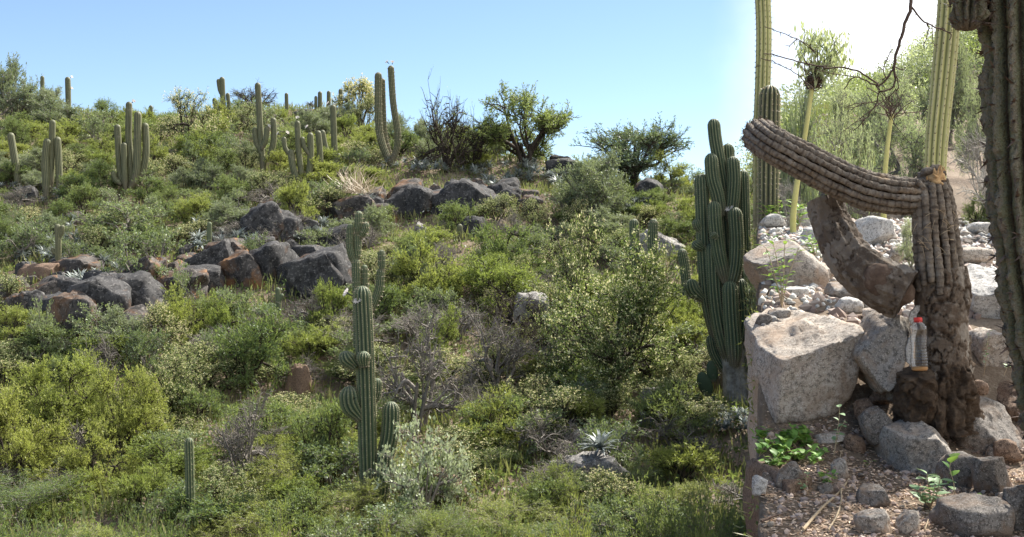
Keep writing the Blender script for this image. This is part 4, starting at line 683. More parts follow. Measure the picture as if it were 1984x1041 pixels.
# broken cactus ------------------------------------------------------------
D0 = 4.5
def P3(l): return [at(u, v, d) for u, v, d in l]
bb = np.array([*at(1815, 830, D0)[:2], 0]); bb[2] = at(0, 832, D0)[2]
bc = tag(empty('broken_cactus', bb), 'broken brown cactus trunk with its ribbed top folded over to one side', 'cactus')
def relief_tube(name, pts, rpx_d, mat, nk=180, ring=.006, plates=70, amp=.010, crack=.012, noisy=.05, nsc=5, seed=0, caps=True, ridge=0):
    P, t = catmull(pts, ring); R = np.interp(t, np.linspace(0, 1, len(rpx_d)), rpx_d); T, N, B = frames(P); a = np.arange(nk) * 2 * np.pi / nk
    O = np.cos(a)[None, :, None] * N[:, None] + np.sin(a)[None, :, None] * B[:, None]; S = P[:, None] + R[:, None, None] * O
    r = np.random.default_rng(seed); off = noisy * R[:, None] * fbm(S * nsc * np.array([1.6, 1.6, .6]) + seed, seed, 5, .62); att = np.ones(S.shape[:2])
    if plates:
        f = S.reshape(-1, 3); f = f + .032 * np.stack([fbm(f * 14, 3 + i, 5, .6) for i in range(3)], -1); sd = S.reshape(-1, 3)[r.integers(0, len(f), plates)]
        st = np.array([1.0, 1, .55]); d2 = ((f[:, None] * st - sd[None] * st) ** 2).sum(-1) ** .5; o = np.argpartition(d2, 2, axis=1)[:, :2]; dd = np.take_along_axis(d2, o, 1); sw = dd[:, 0] > dd[:, 1]
        near = np.where(sw, o[:, 1], o[:, 0]); gap = np.abs(dd[:, 1] - dd[:, 0]); hgt = r.uniform(0, 1, plates)[near] * amp; k = np.clip(gap / crack, 0, 1).reshape(off.shape)
        off = off + hgt.reshape(off.shape) * np.clip(k * 2.5, 0, 1) - .004 * (1 - np.clip(k * 2, 0, 1)) + .0035 * fbm(S * 45, seed + 3, 4, .6); att = (.30 + .70 * r.uniform(0, 1, plates)[near]).reshape(off.shape) * np.clip(k * 2.2, 0, 1)
    if ridge: off = off + ridge * np.abs(np.cos(a * 6 + 2))[None] ** 3
    S = S + off[..., None] * O - bb
    mb = MB(); mb.add(S.reshape(-1, 3), grid_faces(len(P), nk), att.ravel())
    if caps: mb.add(S[-1], [np.arange(nk)]); mb.add(S[0], [np.arange(nk)[::-1]])
    return mb.build(name, mat, bc)
px = lambda *a: [x / FPX * D0 for x in a]
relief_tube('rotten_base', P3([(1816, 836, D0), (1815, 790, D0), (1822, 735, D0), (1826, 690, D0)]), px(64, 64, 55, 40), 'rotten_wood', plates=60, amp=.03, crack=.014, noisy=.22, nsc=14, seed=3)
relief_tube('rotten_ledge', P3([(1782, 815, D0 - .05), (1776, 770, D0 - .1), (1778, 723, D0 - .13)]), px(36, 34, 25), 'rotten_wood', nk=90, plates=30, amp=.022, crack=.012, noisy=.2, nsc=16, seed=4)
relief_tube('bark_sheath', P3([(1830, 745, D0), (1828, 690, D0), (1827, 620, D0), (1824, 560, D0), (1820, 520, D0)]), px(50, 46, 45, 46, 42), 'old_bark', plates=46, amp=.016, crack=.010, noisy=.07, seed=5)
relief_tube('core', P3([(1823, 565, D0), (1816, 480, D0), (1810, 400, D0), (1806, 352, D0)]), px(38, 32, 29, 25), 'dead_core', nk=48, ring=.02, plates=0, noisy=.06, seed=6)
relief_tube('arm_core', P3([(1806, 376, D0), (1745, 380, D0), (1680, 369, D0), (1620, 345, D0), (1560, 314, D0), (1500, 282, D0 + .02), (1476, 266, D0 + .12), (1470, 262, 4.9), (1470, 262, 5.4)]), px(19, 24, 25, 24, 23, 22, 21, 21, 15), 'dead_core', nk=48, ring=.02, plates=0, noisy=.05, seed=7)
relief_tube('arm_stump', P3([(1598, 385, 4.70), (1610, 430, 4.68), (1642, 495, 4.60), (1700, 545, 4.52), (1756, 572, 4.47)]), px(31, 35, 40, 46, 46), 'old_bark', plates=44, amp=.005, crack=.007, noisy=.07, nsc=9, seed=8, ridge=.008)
# bark-stripped face near the foot of the leaning limb
P, F = ico(5); a_ = math.radians(-33); P = P * np.array([54, 20, 36]) / FPX * D0; P = P + (P / .1) * (.004 * fbm(P * 40, 2, 4))[:, None]; P = rot2(P, -33); mb = MB(); mb.add(P + at(1722, 552, D0 - .05) - bb, F, .5); mb.build('stripped_face', 'sawn_end', bc)
SPN = MB()
def rib(path, rad, seed, name='rib', knob=.036, squash=1.0):
    P, t = catmull(path, .006); r = np.random.default_rng(seed); s = np.concatenate([[0], np.cumsum(np.linalg.norm(np.diff(P, axis=0), axis=1))])
    ph = s / knob * 2 * np.pi + r.uniform(0, 6) + 0.8 * vn(np.stack([s * 9, s * 0 + seed, s * 0], -1), seed); kb = .5 + .5 * np.cos(ph); R = rad * (.92 + .15 * kb) * (1 + .14 * fbm(P * 24, seed, 3)); T, N, B = frames(P); k = 9; a = np.arange(k) * 2 * np.pi / k
    R[0] *= .4; R[-1] *= .4
    V = P[:, None] + R[:, None, None] * (np.cos(a)[None, :, None] * N[:, None] + np.sin(a)[None, :, None] * B[:, None]); V = V + .0025 * np.stack([fbm(V * 26, seed + q, 2) for q in range(3)], -1) + .0022 * np.stack([fbm(V * 130, seed + q, 2) for q in range(3)], -1)
    pk = np.where((kb[1:-1] > kb[:-2]) & (kb[1:-1] >= kb[2:]))[0] + 1
    for i_ in pk:
        for q in range(4):
            dv = r.normal(size=3); dv -= T[i_] * dv.dot(T[i_]) * .5; dv /= np.linalg.norm(dv); sd = np.cross(dv, T[i_]); sd /= np.linalg.norm(sd) + 1e-6; c_ = P[i_] + dv * R[i_] * .95 - bb; SPN.add([c_ - sd * .0016, c_ + sd * .0016, c_ + dv * r.uniform(.008, .02)], [[0, 1, 2]])
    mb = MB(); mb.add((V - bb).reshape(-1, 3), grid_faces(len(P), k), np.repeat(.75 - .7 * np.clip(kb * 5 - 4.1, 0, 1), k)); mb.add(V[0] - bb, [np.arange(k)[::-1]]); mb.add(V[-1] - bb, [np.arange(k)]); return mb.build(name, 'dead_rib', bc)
r = np.random.default_rng(33); NR = 15
for i in range(NR):
    th = i * 2 * np.pi / NR + .1; c, s = math.cos(th), math.sin(th); pts = []
    vb = r.uniform(530, 575)
    top = r.uniform(350, 366) if s < .3 else r.uniform(345, 360)
    for v, uc, rp in [(vb, 1823, 43), (500, 1818, 41), (450, 1813, 39), (400, 1809, 36), (top + 12, 1806, 33), (top, 1804, 30)]:
        pts.append(at(uc + c * rp, v, D0 + s * rp / FPX * D0))
    if c < -.15: pts[-1] = pts[-1] + np.array([-.035, 0, -.004]); pts[-2] = pts[-2] + np.array([-.008, 0, 0])
    rib(pts, .0150, 400 + i)
AC = [(1812, 372, D0, 27), (1785, 378, D0, 34), (1745, 380, D0, 39), (1680, 369, D0, 40), (1620, 345, D0, 39), (1560, 314, D0, 38), (1500, 282, D0 + .02, 37), (1478, 268, D0 + .12, 36), (1472, 263, 4.9, 36), (1472, 263, 5.4, 24)]
NR = 14
AP = np.array([at(u, v, d) for u, v, d, _ in AC]); TT, NN, BB = frames(AP)
for i in range(NR):
    th = i * 2 * np.pi / NR + .25; pts = [AP[j] + (AC[j][3] * .80 / FPX * D0) * (math.cos(th) * NN[j] + math.sin(th) * BB[j]) for j in range(len(AP))]
    st = pts[0] + np.array([r.uniform(-.03, .012), 0, r.uniform(-.01, .01)]); pts[0] = st; rib(pts, .0135, 440 + i, knob=.030)
tag(SPN.build('rib_spines', 'spine_dark', bc, False), kind='stuff')
# splintered pale wood at the fold
mb = MB()
for k in range(22):
    p = at(r.uniform(1796, 1832), r.uniform(346, 360), D0 + r.uniform(-.06, .05)) - bb; q = p + np.array([r.normal() * .016, r.normal() * .015, r.uniform(.02, .075)]); tube(mb, [p, (p + q) / 2 + r.normal(size=3) * .005, q], np.array([r.uniform(.006, .012), .006, .0015]), 5)
mb.build('splinters', 'split_wood', bc)
P, F = rock_verts(55, 3, cuts=9, rough=.3); mb = MB(); mb.add(P * np.array([.036, .05, .034]) + at(1812, 347, D0 - .02) - bb, F); mb.build('torn_pith', 'split_wood', bc)
for k, (u, v, s) in enumerate([(1798, 333, .03), (1812, 326, .026), (1822, 336, .024), (1790, 340, .026)]):
    P, F = rock_verts(60 + k, 3, cuts=6, rough=.3); mb = MB(); mb.add(P * np.array([s, s, s * .7]) + at(u, v, D0 + .02 * (k % 2)) - bb, F, .6); mb.build('torn_rib_end', 'dead_rib', bc)
mb = MB(); mb2 = MB()
for k in range(26):   # wiry dead spines and fibres
    p = at(r.uniform(1775, 1865), r.uniform(400, 545), D0 - .115) - bb; d_ = np.array([r.normal(), -abs(r.normal()) * .4, r.normal()]); d_ /= np.linalg.norm(d_); tube(mb, [p, p + d_ * .02, p + d_ * .045 + np.array([0, 0, -.01])], np.array([.0016, .0013, .0006]), 3)
tag(mb.build('dead_spines', 'twig_straw', bc), kind='stuff')
# pale peeling strip behind the bottle
mb = MB(); st = [at(u, v, D0 - .03) - bb for u, v in [(1779, 592), (1768, 615), (1771, 640), (1763, 668), (1762, 695), (1772, 716)]]; Pp, _ = catmull(st, .008); wv = .012 * (1 + .5 * vn(Pp * 60, 4)); th = np.array([0, .006, 0])
V = np.stack([Pp + np.array([-1, 0, 0]) * wv[:, None] - th, Pp + np.array([1, 0, .2]) * wv[:, None] - th, Pp + np.array([1, 0, .2]) * wv[:, None] + th, Pp + np.array([-1, 0, 0]) * wv[:, None] + th], 1); mb.add(V.reshape(-1, 3), grid_faces(len(Pp), 4)); mb.build('peeling_strip', 'granite_white', bc, False)

# plastic bottle -----------------------------------------------------------
bd = D0 - .155; bo = at(1782, 719, bd); bt = tag(empty('plastic_bottle', bo), 'clear ribbed plastic bottle with red cap leaning on the broken cactus', 'bottle'); bt.rotation_euler = (0, math.radians(-2), 0)
hgt = 104 / FPX * bd; Rb = 16.5 / FPX * bd
zf = np.linspace(0, .78, 120); rf = np.ones(120); rf *= 1 - .10 * np.exp(-((zf - .43) / .14) ** 2); rf *= 1 - .05 * np.clip(np.sin((zf - .12) / .055 * 2 * np.pi), 0, 1) ** 2 * (zf > .12) * (zf < .66); rf *= np.clip(.86 + zf * 6, 0, 1)
zs = np.linspace(.78, .93, 24)[1:]; rs = .44 + .56 * np.cos((zs - .78) / .15 * np.pi / 2) ** .8
prof = [(.02, .012)] + [(.75, 0.0)] + list(zip(rf, zf + .002)) + list(zip(rs, zs)) + [(.42, .955), (.40, .97)]
prof = [(a * Rb, b * hgt) for a, b in prof]; inner = [(max(a - .0012, .0004), b + (.0012 if i < 3 else 0)) for i, (a, b) in enumerate(prof)][::-1]
mb = MB(); lathe(mb, prof + inner, 40); mb.build('body', 'clear_plastic', bt)
mb = MB(); lathe(mb, [(.0005, .003), (Rb * .80, .003), (Rb * .93, .008), (Rb * .93, .015), (.0005, .017)], 32); mb.build('liquid', 'amber_liquid', bt)
mb = MB(); cz = hgt * .925; cr = Rb * .47; lathe(mb, [(.0003, cz), (cr, cz), (cr * 1.03, cz + .002), (cr, cz + .013), (cr * .9, cz + .0155), (.0003, cz + .0158)], 48, mod=lambda z, a: 1 + .025 * np.sign(np.sin(a * 24))); lathe(mb, [(cr * 1.12, cz - .004), (cr * 1.12, cz - .001), (cr * .8, cz - .001), (cr * .8, cz - .004), (cr * 1.12, cz - .004)], 32); mb.build('cap', 'cap_red', bt)

# other cacti of the terrace -----------------------------------------------
def near_cactus(label, d, pts, wd, mat, nrib, arms=(), seed=0, depth=.2, spines=.05, splen=.03, spmat='spine', noisy=0.0, ring=.05, tip=True, surf=0.0):
    u, v = pts[-1]; x = (u - UC) / FPX * d; b = np.array([x, d, Hs(x, d)]); root = tag(empty('columnar_cactus', b), label, 'cactus')
    pp = [np.array([b[0], d, b[2] - .06])] + [at(a, c, d) for a, c in pts[::-1] if at(a, c, d)[2] > b[2] + .05]
    R = [q / 2 / FPX * d for q in wd[::-1]]; ribbed(pp, R, nrib, b, mat, root, 'stem', 8, depth, ring, tip=tip, neck=False, spines=spines, seed=seed, splen=splen, spmat=spmat, noisy=noisy, surf=surf)
    for k, (ap, aw, off) in enumerate(arms): ribbed([at(a, c, d + off) for a, c in ap[::-1]], [aw / 2 / FPX * d] * 3, nrib, b, mat, root, 'arm', 8, depth, ring, spines=spines, seed=seed + 3 + k, splen=splen, spmat=spmat, noisy=noisy, surf=surf)
near_cactus('tall yellowish cactus column behind the broken trunk', 6.4, [(1842, -60), (1838, 30), (1826, 160), (1816, 260), (1812, 340), (1816, 430), (1820, 520)], [44, 44, 44, 42, 42, 44, 46], 'cactus_yellow', 11, seed=71, depth=.24, spmat='spine_dark', splen=.014, spines=.04, noisy=.04)
near_cactus('old brown-barked green cactus column at the terrace edge', 3.6, [(1966, -120), (1970, 80), (1974, 250), (1982, 420), (2000, 560), (2022, 700), (2050, 850), (2060, 1030)], [128, 128, 126, 126, 122, 118, 116, 120], 'cactus_old', 11, arms=[([(1876, 60), (1878, 20), (1884, -70), (1915, -130), (1960, -150)], 66, -.05)], seed=72, depth=.30, spmat='spine_dark', splen=.035, spines=.06, noisy=.10, ring=.012, surf=.016)
near_cactus('tall pale yellow cactus column left of the slender nest stem', 10.0, [(1476, -40), (1480, 60), (1478, 160), (1474, 260), (1474, 350), (1474, 440)], [30, 30, 30, 30, 30, 30], 'cactus_yellow', 10, seed=73, depth=.2, spmat='spine_dark', splen=.02)
near_cactus('short green cactus with rounded top beside the pale yellow column', 9.8, [(1492, 165), (1490, 230), (1489, 320), (1488, 440)], [40, 42, 42, 40], 'cactus_slope', 13, seed=74, splen=.025)

# slender yellow stems, nest and mistletoe ----------------------------------
def twig_ball(mb, c, R, n, r, w=.004):
    for k in range(n):
        a = r.normal(size=3); a /= np.linalg.norm(a); b_ = np.cross(a, r.normal(size=3)); b_ /= np.linalg.norm(b_); s = R * r.uniform(.5, 1.05); t = np.linspace(0, r.uniform(1, 2.4), 5)
        tube(mb, c + s * (np.cos(t)[:, None] * a + np.sin(t)[:, None] * b_) * np.array([1, 1, .8]), np.full(5, w * r.uniform(.5, 1.1)), 3, cap=False)
def slender(label, d, pts, wpx, extra):
    u, v = pts[-1]; x = (u - UC) / FPX * d; b = np.array([x, d, Hs(x, d)]); root = tag(empty('slender_stem', b), label, 'plant')
    mb = MB(); pp = [np.array([b[0], d, b[2] - .05])] + [at(a, c, d) for a, c in pts[::-1]]; tube(mb, [p - b for p in pp], np.linspace(wpx * 1.25, wpx * .8, len(pp)) / 2 / FPX * d, 10, step=.06); mb.build('stem', 'stem_yellow', root); extra(root, b, d)
r = np.random.default_rng(44)
def ex1(root, b, d):
    mb = MB(); twig_ball(mb, at(1577, 160, d) - b, 20 / FPX * d, 130, r, .005); mb.build('nest', 'twig_brown', root)
    mb = MB(); lm = MB()
    for k in range(34):
        p = at(1580 + r.normal() * 6, 150 + r.normal() * 8, d) - b; q = at(r.uniform(1550, 1645), r.uniform(45, 140), d + r.uniform(-.2, .2)) - b; m = (p + q) / 2 + r.normal(size=3) * .05; tube(mb, [p, m, q], np.array([.005, .0035, .002]), 3, cap=False); f = r.random((26, 1)); leaves(lm, m + (q - m) * f * 1.1 + r.normal(size=(26, 3)) * .03, np.zeros((26, 3)) + np.array([0, 0, -1.0]), .075, .02, r, -.3, 0, .5)
    mb.build('twigs', 'twig_brown', root); lm.build('foliage', 'leaf_hazed', root, False)
def ex2(root, b, d):
    mb = MB()
    for k in range(22):
        p = at(1726, 222 + r.uniform(-4, 12), d) - b; q = p + np.array([r.normal() * .16, r.normal() * .12, r.uniform(.02, .28)]); tube(mb, [p, (p + q) / 2 + r.normal(size=3) * .03, q], np.array([.005, .004, .0015]), 3, cap=False)
    mb.build('twigs', 'twig_brown', root)
slender('slender yellow stem topped by a dark twiggy nest and hanging leaves', 9.0, [(1573, 172), (1563, 240), (1555, 290), (1545, 350), (1537, 415)], 10, ex1)
slender('slender yellow stem with a crown of short bare twigs', 9.4, [(1728, 222), (1722, 262), (1715, 330), (1712, 400)], 9, ex2)

# thorn tree whose bare branches hang over the terrace -----------------------
b = np.array([3.6, 6.2, 0]); b[2] = Hs(b[0], b[1]); tt = tag(empty('thorn_tree', b), 'bare thorny branches hanging from a tree above the broken cactus', 'tree')
mb = MB(); tube(mb, [b - b, np.array([-.1, -.1, 1.2]), np.array([-.35, -.3, 2.3])], np.array([.11, .09, .07]), 9, step=.15); tube(mb, [np.array([-.3, -.25, 2.1]), np.array([-.9, -.8, 2.75]), at(1775, -190, 4.9) - b, at(1769, -40, 4.75) - b], np.array([.06, .035, .022, .012]), 7, step=.1); mb.build('trunk', 'bark_grey', tt)
mb = MB(); r = np.random.default_rng(45)
def thorny(pts, w0, w1, d=4.7, dd=0.0, thorn=True, n=0):
    pts = [at(u, v, d + dd * i / max(1, len(pts) - 1)) - b for i, (u, v) in enumerate(pts)]; P, t = catmull(pts, .02); P = P + r.normal(size=P.shape) * .0022; tube(mb, P, np.linspace(w0, w1, len(P)) / 2 / FPX * d, 5, cap=False)
    for i in range(2, len(P) - 1):
        if thorn and r.random() < .6:
            dv = r.normal(size=3); dv /= np.linalg.norm(dv); tube(mb, [P[i], P[i] + dv * .022], np.array([.0022, .0004]), 3, cap=False)
        if r.random() < n:
            dv = (P[i] - P[i - 2]); dv = dv / (np.linalg.norm(dv) + 1e-6) + r.normal(size=3) * .8; q = P[i] + dv * r.uniform(.03, .12); m_ = (P[i] + q) / 2 + r.normal(size=3) * .01; tube(mb, [P[i], m_, q], np.array([.0026, .002, .0008]), 3, cap=False)
            for e in range(3): dv2 = r.normal(size=3) * .02; tube(mb, [m_, m_ + dv2], np.array([.0014, .0004]), 3, cap=False)
thorny([(1769, -45), (1764, 12), (1748, 62), (1735, 110), (1731, 135)], 8, 5.5); thorny([(1731, 133), (1718, 152), (1703, 166), (1680, 158), (1655, 150), (1634, 172)], 4.5, 2, n=.25); thorny([(1766, 14), (1786, 38), (1812, 54), (1842, 66), (1838, 80)], 4, 2, n=.1); thorny([(1794, 43), (1798, 62), (1788, 92)], 3, 1.5)
thorny([(1731, 133), (1734, 155), (1727, 172), (1705, 178), (1700, 196), (1680, 225), (1654, 254)], 4.5, 1.8, n=.2); thorny([(1732, 134), (1740, 160), (1736, 182), (1746, 194)], 3.5, 1.5, n=.3); thorny([(1731, 130), (1742, 134), (1751, 139)], 3, 1.5); thorny([(1700, 196), (1672, 199), (1640, 206)], 2.5, 1.2, n=.2); thorny([(1735, 172), (1722, 192), (1712, 204), (1730, 212)], 2.5, 1.2, n=.4); thorny([(1718, 152), (1712, 135), (1722, 112)], 2.5, 1.2, n=.3)
thorny([(1480, 104), (1520, 112), (1560, 122), (1600, 131), (1650, 134), (1680, 148), (1703, 166)], 2.2, 4, n=.1); thorny([(1474, 112), (1510, 125), (1545, 145), (1570, 172)], 1.6, 2, n=.15); thorny([(1482, 52), (1520, 66), (1560, 84), (1580, 100)], 1.5, 2, n=.15)
mb.build('branch', 'twig_brown', tt)
lm = MB(); r = np.random.default_rng(46); n = SHADE_CROWN_N; c = r.normal(size=(n // 10, 3)); c /= np.linalg.norm(c, axis=1, keepdims=True); c = c * r.uniform(.3, 1, (n // 10, 1)) * np.array([1.3, 1.25, .6]) + np.array([.1, -.5, 3.2]); C = np.repeat(c, 10, 0) + r.normal(size=(len(c) * 10, 3)) * .09  # unseen leafy crown added to shade the terrace, leaves kept out of view
keep = np.abs((C + b)[:, 0] / (C + b)[:, 1]) * FPX + UC > 2010
keep |= (VC - (C + b)[:, 2] / (C + b)[:, 1] * FPX) < -30
leaves(lm, C[keep], np.zeros((keep.sum(), 3)), .05, .018, r, .2, 0, 1.0); lm.build('crown', 'leaf_green', tt, False)

# background scrub of the terrace -------------------------------------------
for key, u0, u1, v0, d, l in [('soft', 1560, 1720, 185, 13.0, 'soft feathery green bush behind the fallen arm'), ('soft', 1680, 1830, 175, 14.5, 'soft feathery bush behind the twig-crowned yellow stem'), ('soft', 1850, 1960, 125, 16, 'bright feathery bush between the two right columns'), ('grey', 1455, 1590, 150, 18, 'pale grey-green bush behind the nest stem'), ('soft', 1630, 1800, 110, 22, 'pale airy thorn tree far behind the hanging branches'), ('grey', 1780, 1900, 60, 26, 'grey-green bush high behind the yellowish column'), ('soft', 1590, 1700, 150, 24, 'pale tree behind the hanging leaves'), ('soft', 1880, 2050, 90, 28, 'pale bush high behind the old column')]:
    box_shrub(key, u0, u1, v0, 0, l, d=d)
box_shrub('pale_tangle', 1838, 1990, 215, 0, 'tangle of pale dry branches right of the yellowish column', d=9.8); box_shrub('pale_tangle', 1860, 2020, 300, 0, 'low pale dry brushwood on the scree', d=8.6)
for u0, u1, v0, v1, l, k in [(1738, 1792, 430, 525, 'small green bush between limb and broken trunk', 'soft'), (1868, 1925, 355, 440, 'small green shrub on the scree before the dry brushwood', 'feather'), (1500, 1560, 330, 420, 'low dry shrub under the fallen arm', 'pale_tangle'), (1640, 1720, 330, 400, 'grey twig shrub behind the fallen arm', 'bare')]:
    h = hit_ter((u0 + u1) / 2, v1); shrub(k, h[0], h[1], (u1 - u0) / FPX * h[1], (VC - v0) / FPX * h[1], l)

# small leafy plants: every leaf its own piece -------------------------------
def leaf_mesh(mat, w=.5, fold=.12):
    mb = MB(); t = np.linspace(0, 1, 6); wd = w * np.sin(np.pi * t ** .8) * .5; zc = -.18 * t ** 2
    V = np.concatenate([np.stack([-wd, t, zc + fold * wd * 2], -1), np.stack([t * 0, t, zc], -1), np.stack([wd, t, zc + fold * wd * 2], -1)]); F = [[i, i + 6, i + 7, i + 1] for i in range(5)] + [[i + 6, i + 12, i + 13, i + 7] for i in range(5)]
    mb.add(V, F); return mb.mesh('leaf', mat, True)
LM = {k: leaf_mesh(m, w_) for k, (m, w_) in {'mint': ('leaf_mint', .52), 'green': ('leaf_seedling', .6), 'round': ('leaf_seedling', .95), 'narrow': ('leaf_seedling', .3), 'soft': ('leaf_mint', .8)}.items()}
def sprout(label, base, stems, kind, lpx, n, d, seed, group=None, stem_w=.003, stem_mat='twig_straw', cat='plant', spread=1.0, tipo=False):
    r = np.random.default_rng(seed); root = tag(empty('leafy_plant', base), label, cat, group); mb = MB(); L = lpx / FPX * d
    for st in stems:
        pts = [np.zeros(3)] + [at(u, v, d + o) - base for u, v, o in st]; P, t = catmull(pts, .01); tube(mb, P, np.linspace(stem_w, stem_w * .5, len(P)), 5, cap=False)
        for k in range(n):
            f = .25 + .75 * (k + .5) / n if not tipo else .8 + .2 * (k + .5) / n; p = P[min(len(P) - 1, int(f * len(P)))]; o = link('leaf', LM[kind], root); s = L * r.uniform(.6, 1.1); a = k * 2.4 + r.uniform(-.4, .4); o.location = p; o.scale = (s, s, s); o.rotation_euler = (r.uniform(-.1, .7) * spread, r.uniform(-.3, .3), a)
    mb.build('stem', stem_mat, root)
def gb(u, v): return hit_ter(u, v)
g = gb(1802, 985); sprout('mint-green leafy plant growing before the squarish boulder', g, [[(1800, 950, 0), (1796, 918, -.03)], [(1815, 955, -.02), (1822, 925, -.04)], [(1788, 968, -.03), (1780, 950, -.05)], [(1808, 965, -.06), (1812, 940, -.08)]], 'mint', 30, 9, g[1], 1)
g = gb(1850, 990); sprout('trailing vine with heart-shaped leaves across the dark stones', g, [[(1860, 978, -.05), (1880, 965, -.02), (1898, 972, 0)], [(1848, 940, 0), (1840, 905, .02), (1850, 885, .05)], [(1842, 985, -.08), (1836, 998, -.1)]], 'round', 24, 6, g[1], 2, stem_w=.002, spread=1.6)
g = gb(1606, 945); sprout('bright green seedling beside the pale flat stone', g, [[(1604, 922, 0), (1602, 912, 0)], [(1612, 925, -.02), (1616, 918, -.03)], [(1596, 930, 0), (1588, 922, 0)]], 'green', 19, 6, g[1], 3, stem_w=.002)
g = gb(1615, 885); sprout('thin tall seedling with round leaves under the big tan boulder', g, [[(1620, 850, 0), (1625, 815, -.02), (1627, 785, -.02)], [(1626, 835, 0), (1638, 815, 0)]], 'soft', 14, 6, g[1], 4, stem_w=.0018)
g = gb(1560, 955); sprout('small blue-green sprig beside the dark slab-like stone', g, [[(1562, 935, 0), (1566, 915, 0)], [(1555, 942, -.02), (1550, 930, -.03)]], 'soft', 11, 7, g[1], 5, stem_w=.0015)
g = gb(1680, 905); sprout('tiny seedling by the rounded dark boulder', g, [[(1676, 898, 0), (1672, 893, 0)], [(1686, 897, 0), (1690, 893, 0)]], 'green', 10, 3, g[1], 6, stem_w=.0015)
r = np.random.default_rng(48)
for k in range(26):
    u = r.uniform(1470, 1592); v = r.uniform(850, 912); g = gb(u, v); sprout('fern-like leafy weed in the shade below the big tan boulder', g, [[(u + r.uniform(-22, 22), v - r.uniform(10, 25), -.02)] for _ in range(3)], 'round', 17, 4, g[1], 60 + k, group='weeds below the big boulder', stem_w=.0015, spread=1.5)
g = gb(1515, 596); sprout('leafy sprouts on thin straw stems before the rounded grey boulder', g, [[(1512, 540, 0), (1500, 480, .03), (1492, 455, .03)], [(1518, 540, 0), (1520, 480, 0), (1523, 455, 0)], [(1505, 550, -.05), (1488, 490, -.05), (1478, 475, -.05)], [(1525, 545, .04), (1540, 500, .05), (1548, 480, .05)], [(1508, 560, 0), (1496, 530, 0), (1490, 515, 0)]], 'narrow', 26, 12, g[1], 80, stem_w=.003)
for k, (u, v, uu, l) in enumerate([(1580, 500, 1578, 'green sprout cluster beside the large rounded boulder'), (1545, 450, 1545, 'green sprout cluster behind the large rounded boulder'), (1500, 440, 1498, 'green sprout cluster under the fallen arm')]):
    g = gb(u, v); sprout(l, g, [[(uu + r.uniform(-25, 25), v - r.uniform(25, 60), r.uniform(-.1, .1))] for _ in range(5)], 'narrow', 22, 9, g[1], 84 + k, stem_w=.003)
g = gb(1905, 730); bs = at(1906, 728, 4.72); sprout('thin upright stem with tiny pale leaves before the brownish boulder', bs, [[(1910, 700, -.02), (1913, 668, -.02), (1917, 642, -.02)]], 'soft', 8, 16, 4.72, 88, stem_w=.0013)
bs = at(1945, 728, 4.6); sprout('tiny star-leaved weed above the dark hollow', bs, [[(1950, 716, 0), (1953, 710, 0)]], 'green', 10, 6, 4.6, 89, stem_w=.0013, tipo=True)
# sticks ---------------------------------------------------------------------
def stick(label, pts, w0, w1, lift=.012, mat='twig_straw'):
    P = [gb(u, v) + np.array([0, 0, lift]) for u, v in pts]; d = P[0][1]; mb = MB(); tube(mb, [p - P[0] for p in P], np.linspace(w0, w1, len(P)) / 2 / FPX * d, 7, step=.03); o = mb.build('stick', mat); o.location = P[0]; tag(o, label, 'stick')
stick('longest pale bare stick lying on the leaf litter', [(1556, 1034), (1590, 995), (1625, 962), (1645, 935)], 7, 4); stick('curved thin stick beside the longest pale stick', [(1605, 1036), (1622, 1005), (1630, 975), (1629, 955)], 4, 3); stick('thin straw twig standing by the tall seedling', [(1620, 930), (1626, 900), (1630, 880)], 2, 1.5, .01)
stick('dry stick lying against the rounded grey boulder', [(1468, 552), (1492, 572), (1524, 592)], 5, 3, .03, 'bark_grey'); stick('short brown stick on the litter by the bank edge', [(1475, 1015), (1500, 1006), (1518, 1003)], 5, 3, .008, 'twig_brown'); stick('thin twig fallen before the broad dark boulder', [(1792, 1036), (1798, 1015), (1802, 1000)], 2.5, 1.5)
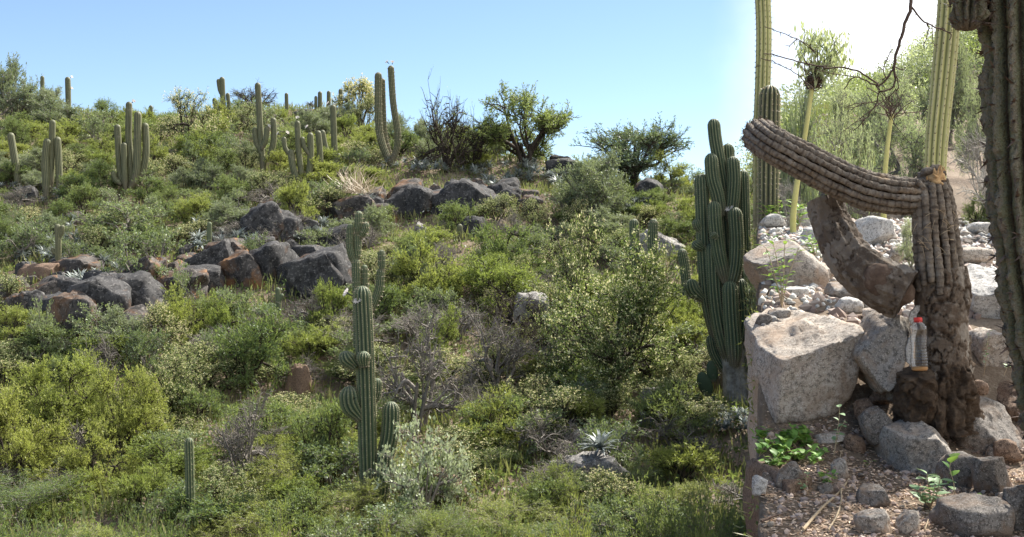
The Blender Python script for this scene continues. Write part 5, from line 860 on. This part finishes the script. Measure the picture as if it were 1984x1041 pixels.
# litter, pebbles --------------------------------------------------------------
r = np.random.default_rng(50); n = 11000; yy = r.uniform(3.2, 4.7, n); uu = r.uniform(1440, 2050, n); xx = (uu - UC) / FPX * yy; k = xx > terr_edge(yy) + .03; C = np.stack([xx, yy, T_ter(xx, yy) + .003], -1)[k]
mb = MB(); leaves(mb, C, np.zeros((len(C), 3)) - np.array([0, 0, 0.0]), .022, .010, r, 0, 0, 1.0); V = mb.v[0].reshape(-1, 4, 3); V[..., 2] = V[:, :1, 2] + np.abs(V[..., 2] - V[:, :1, 2]) * .35; mb.v[0] = V.reshape(-1, 3); tag(mb.build('leaf_litter', 'litter', None, False), 'dry brown leaf litter and chips on the terrace soil', 'litter', kind='stuff')
P, F = ico(1); mb = MB(); n = 2600; yy = np.concatenate([r.uniform(3.2, 4.6, 900), r.uniform(5.0, 10.5, n - 900)]); uu = r.uniform(1470, 2050, n); xx = (uu - UC) / FPX * yy; k = xx > terr_edge(yy) + .05; C = np.stack([xx, yy, T_ter(xx, yy)], -1)[k]; S = r.uniform(.006, .02, len(C)) * np.where(C[:, 1] > 4.9, 1.9, .8)
V = C[:, None] + P[None] * S[:, None, None] * r.uniform(.6, 1.3, (len(C), 1, 3)) * (1 + .25 * r.normal(size=(len(C), len(P), 1))); mb.add(V.reshape(-1, 3), (F[None] + (np.arange(len(C)) * len(P))[:, None, None]).reshape(-1, 3)); tag(mb.build('pebbles', 'pebble', None, False), 'small loose pebbles and grit on the terrace', 'pebbles', kind='stuff')
n = 3600; yy = r.uniform(5.3, 10.8, n); uu = r.uniform(1475, 2060, n); xx = (uu - UC) / FPX * yy; C = np.stack([xx, yy, T_ter(xx, yy)], -1); S = r.uniform(.010, .034, n) * np.clip(yy / 8, .6, 1.2); mb = MB()
V = C[:, None] + P[None] * S[:, None, None] * r.uniform(.6, 1.3, (n, 1, 3)) * (1 + .13 * r.normal(size=(n, len(P), 1))); mb.add(V.reshape(-1, 3), (F[None] + (np.arange(n) * len(P))[:, None, None]).reshape(-1, 3)); tag(mb.build('scree', 'scree', None, True), 'pale broken scree covering the upper terrace', 'scree', kind='stuff')
# grass and weeds hanging over the edge of the bank
n = 2600; yy = r.uniform(3.5, 9.5, n); xx = terr_edge(yy) + r.normal(size=n) * .03; cl_ = vn(np.stack([yy * 3, yy * 0, yy * 0], -1), 8) > -.1; xx, yy = xx[cl_], yy[cl_]; C = np.stack([xx, yy, T_ter(xx, yy) - np.abs(r.normal(size=len(xx))) * .22], -1); mb = MB()
leaves(mb, C[::3], np.zeros((len(C[::3]), 3)) + np.array([-.5, 0, .5]), .055, .005, r, .1, 0, .5); leaves(mb, C[::3] + np.array([-.01, 0, 0]), np.zeros((len(C[::3]), 3)), .022, .012, r, .3, 1, 1.0); tag(mb.build('bank_weeds', ['grass', 'leaf_green'], None, False), 'grass and weeds clinging to the terrace bank', 'grass', kind='stuff')
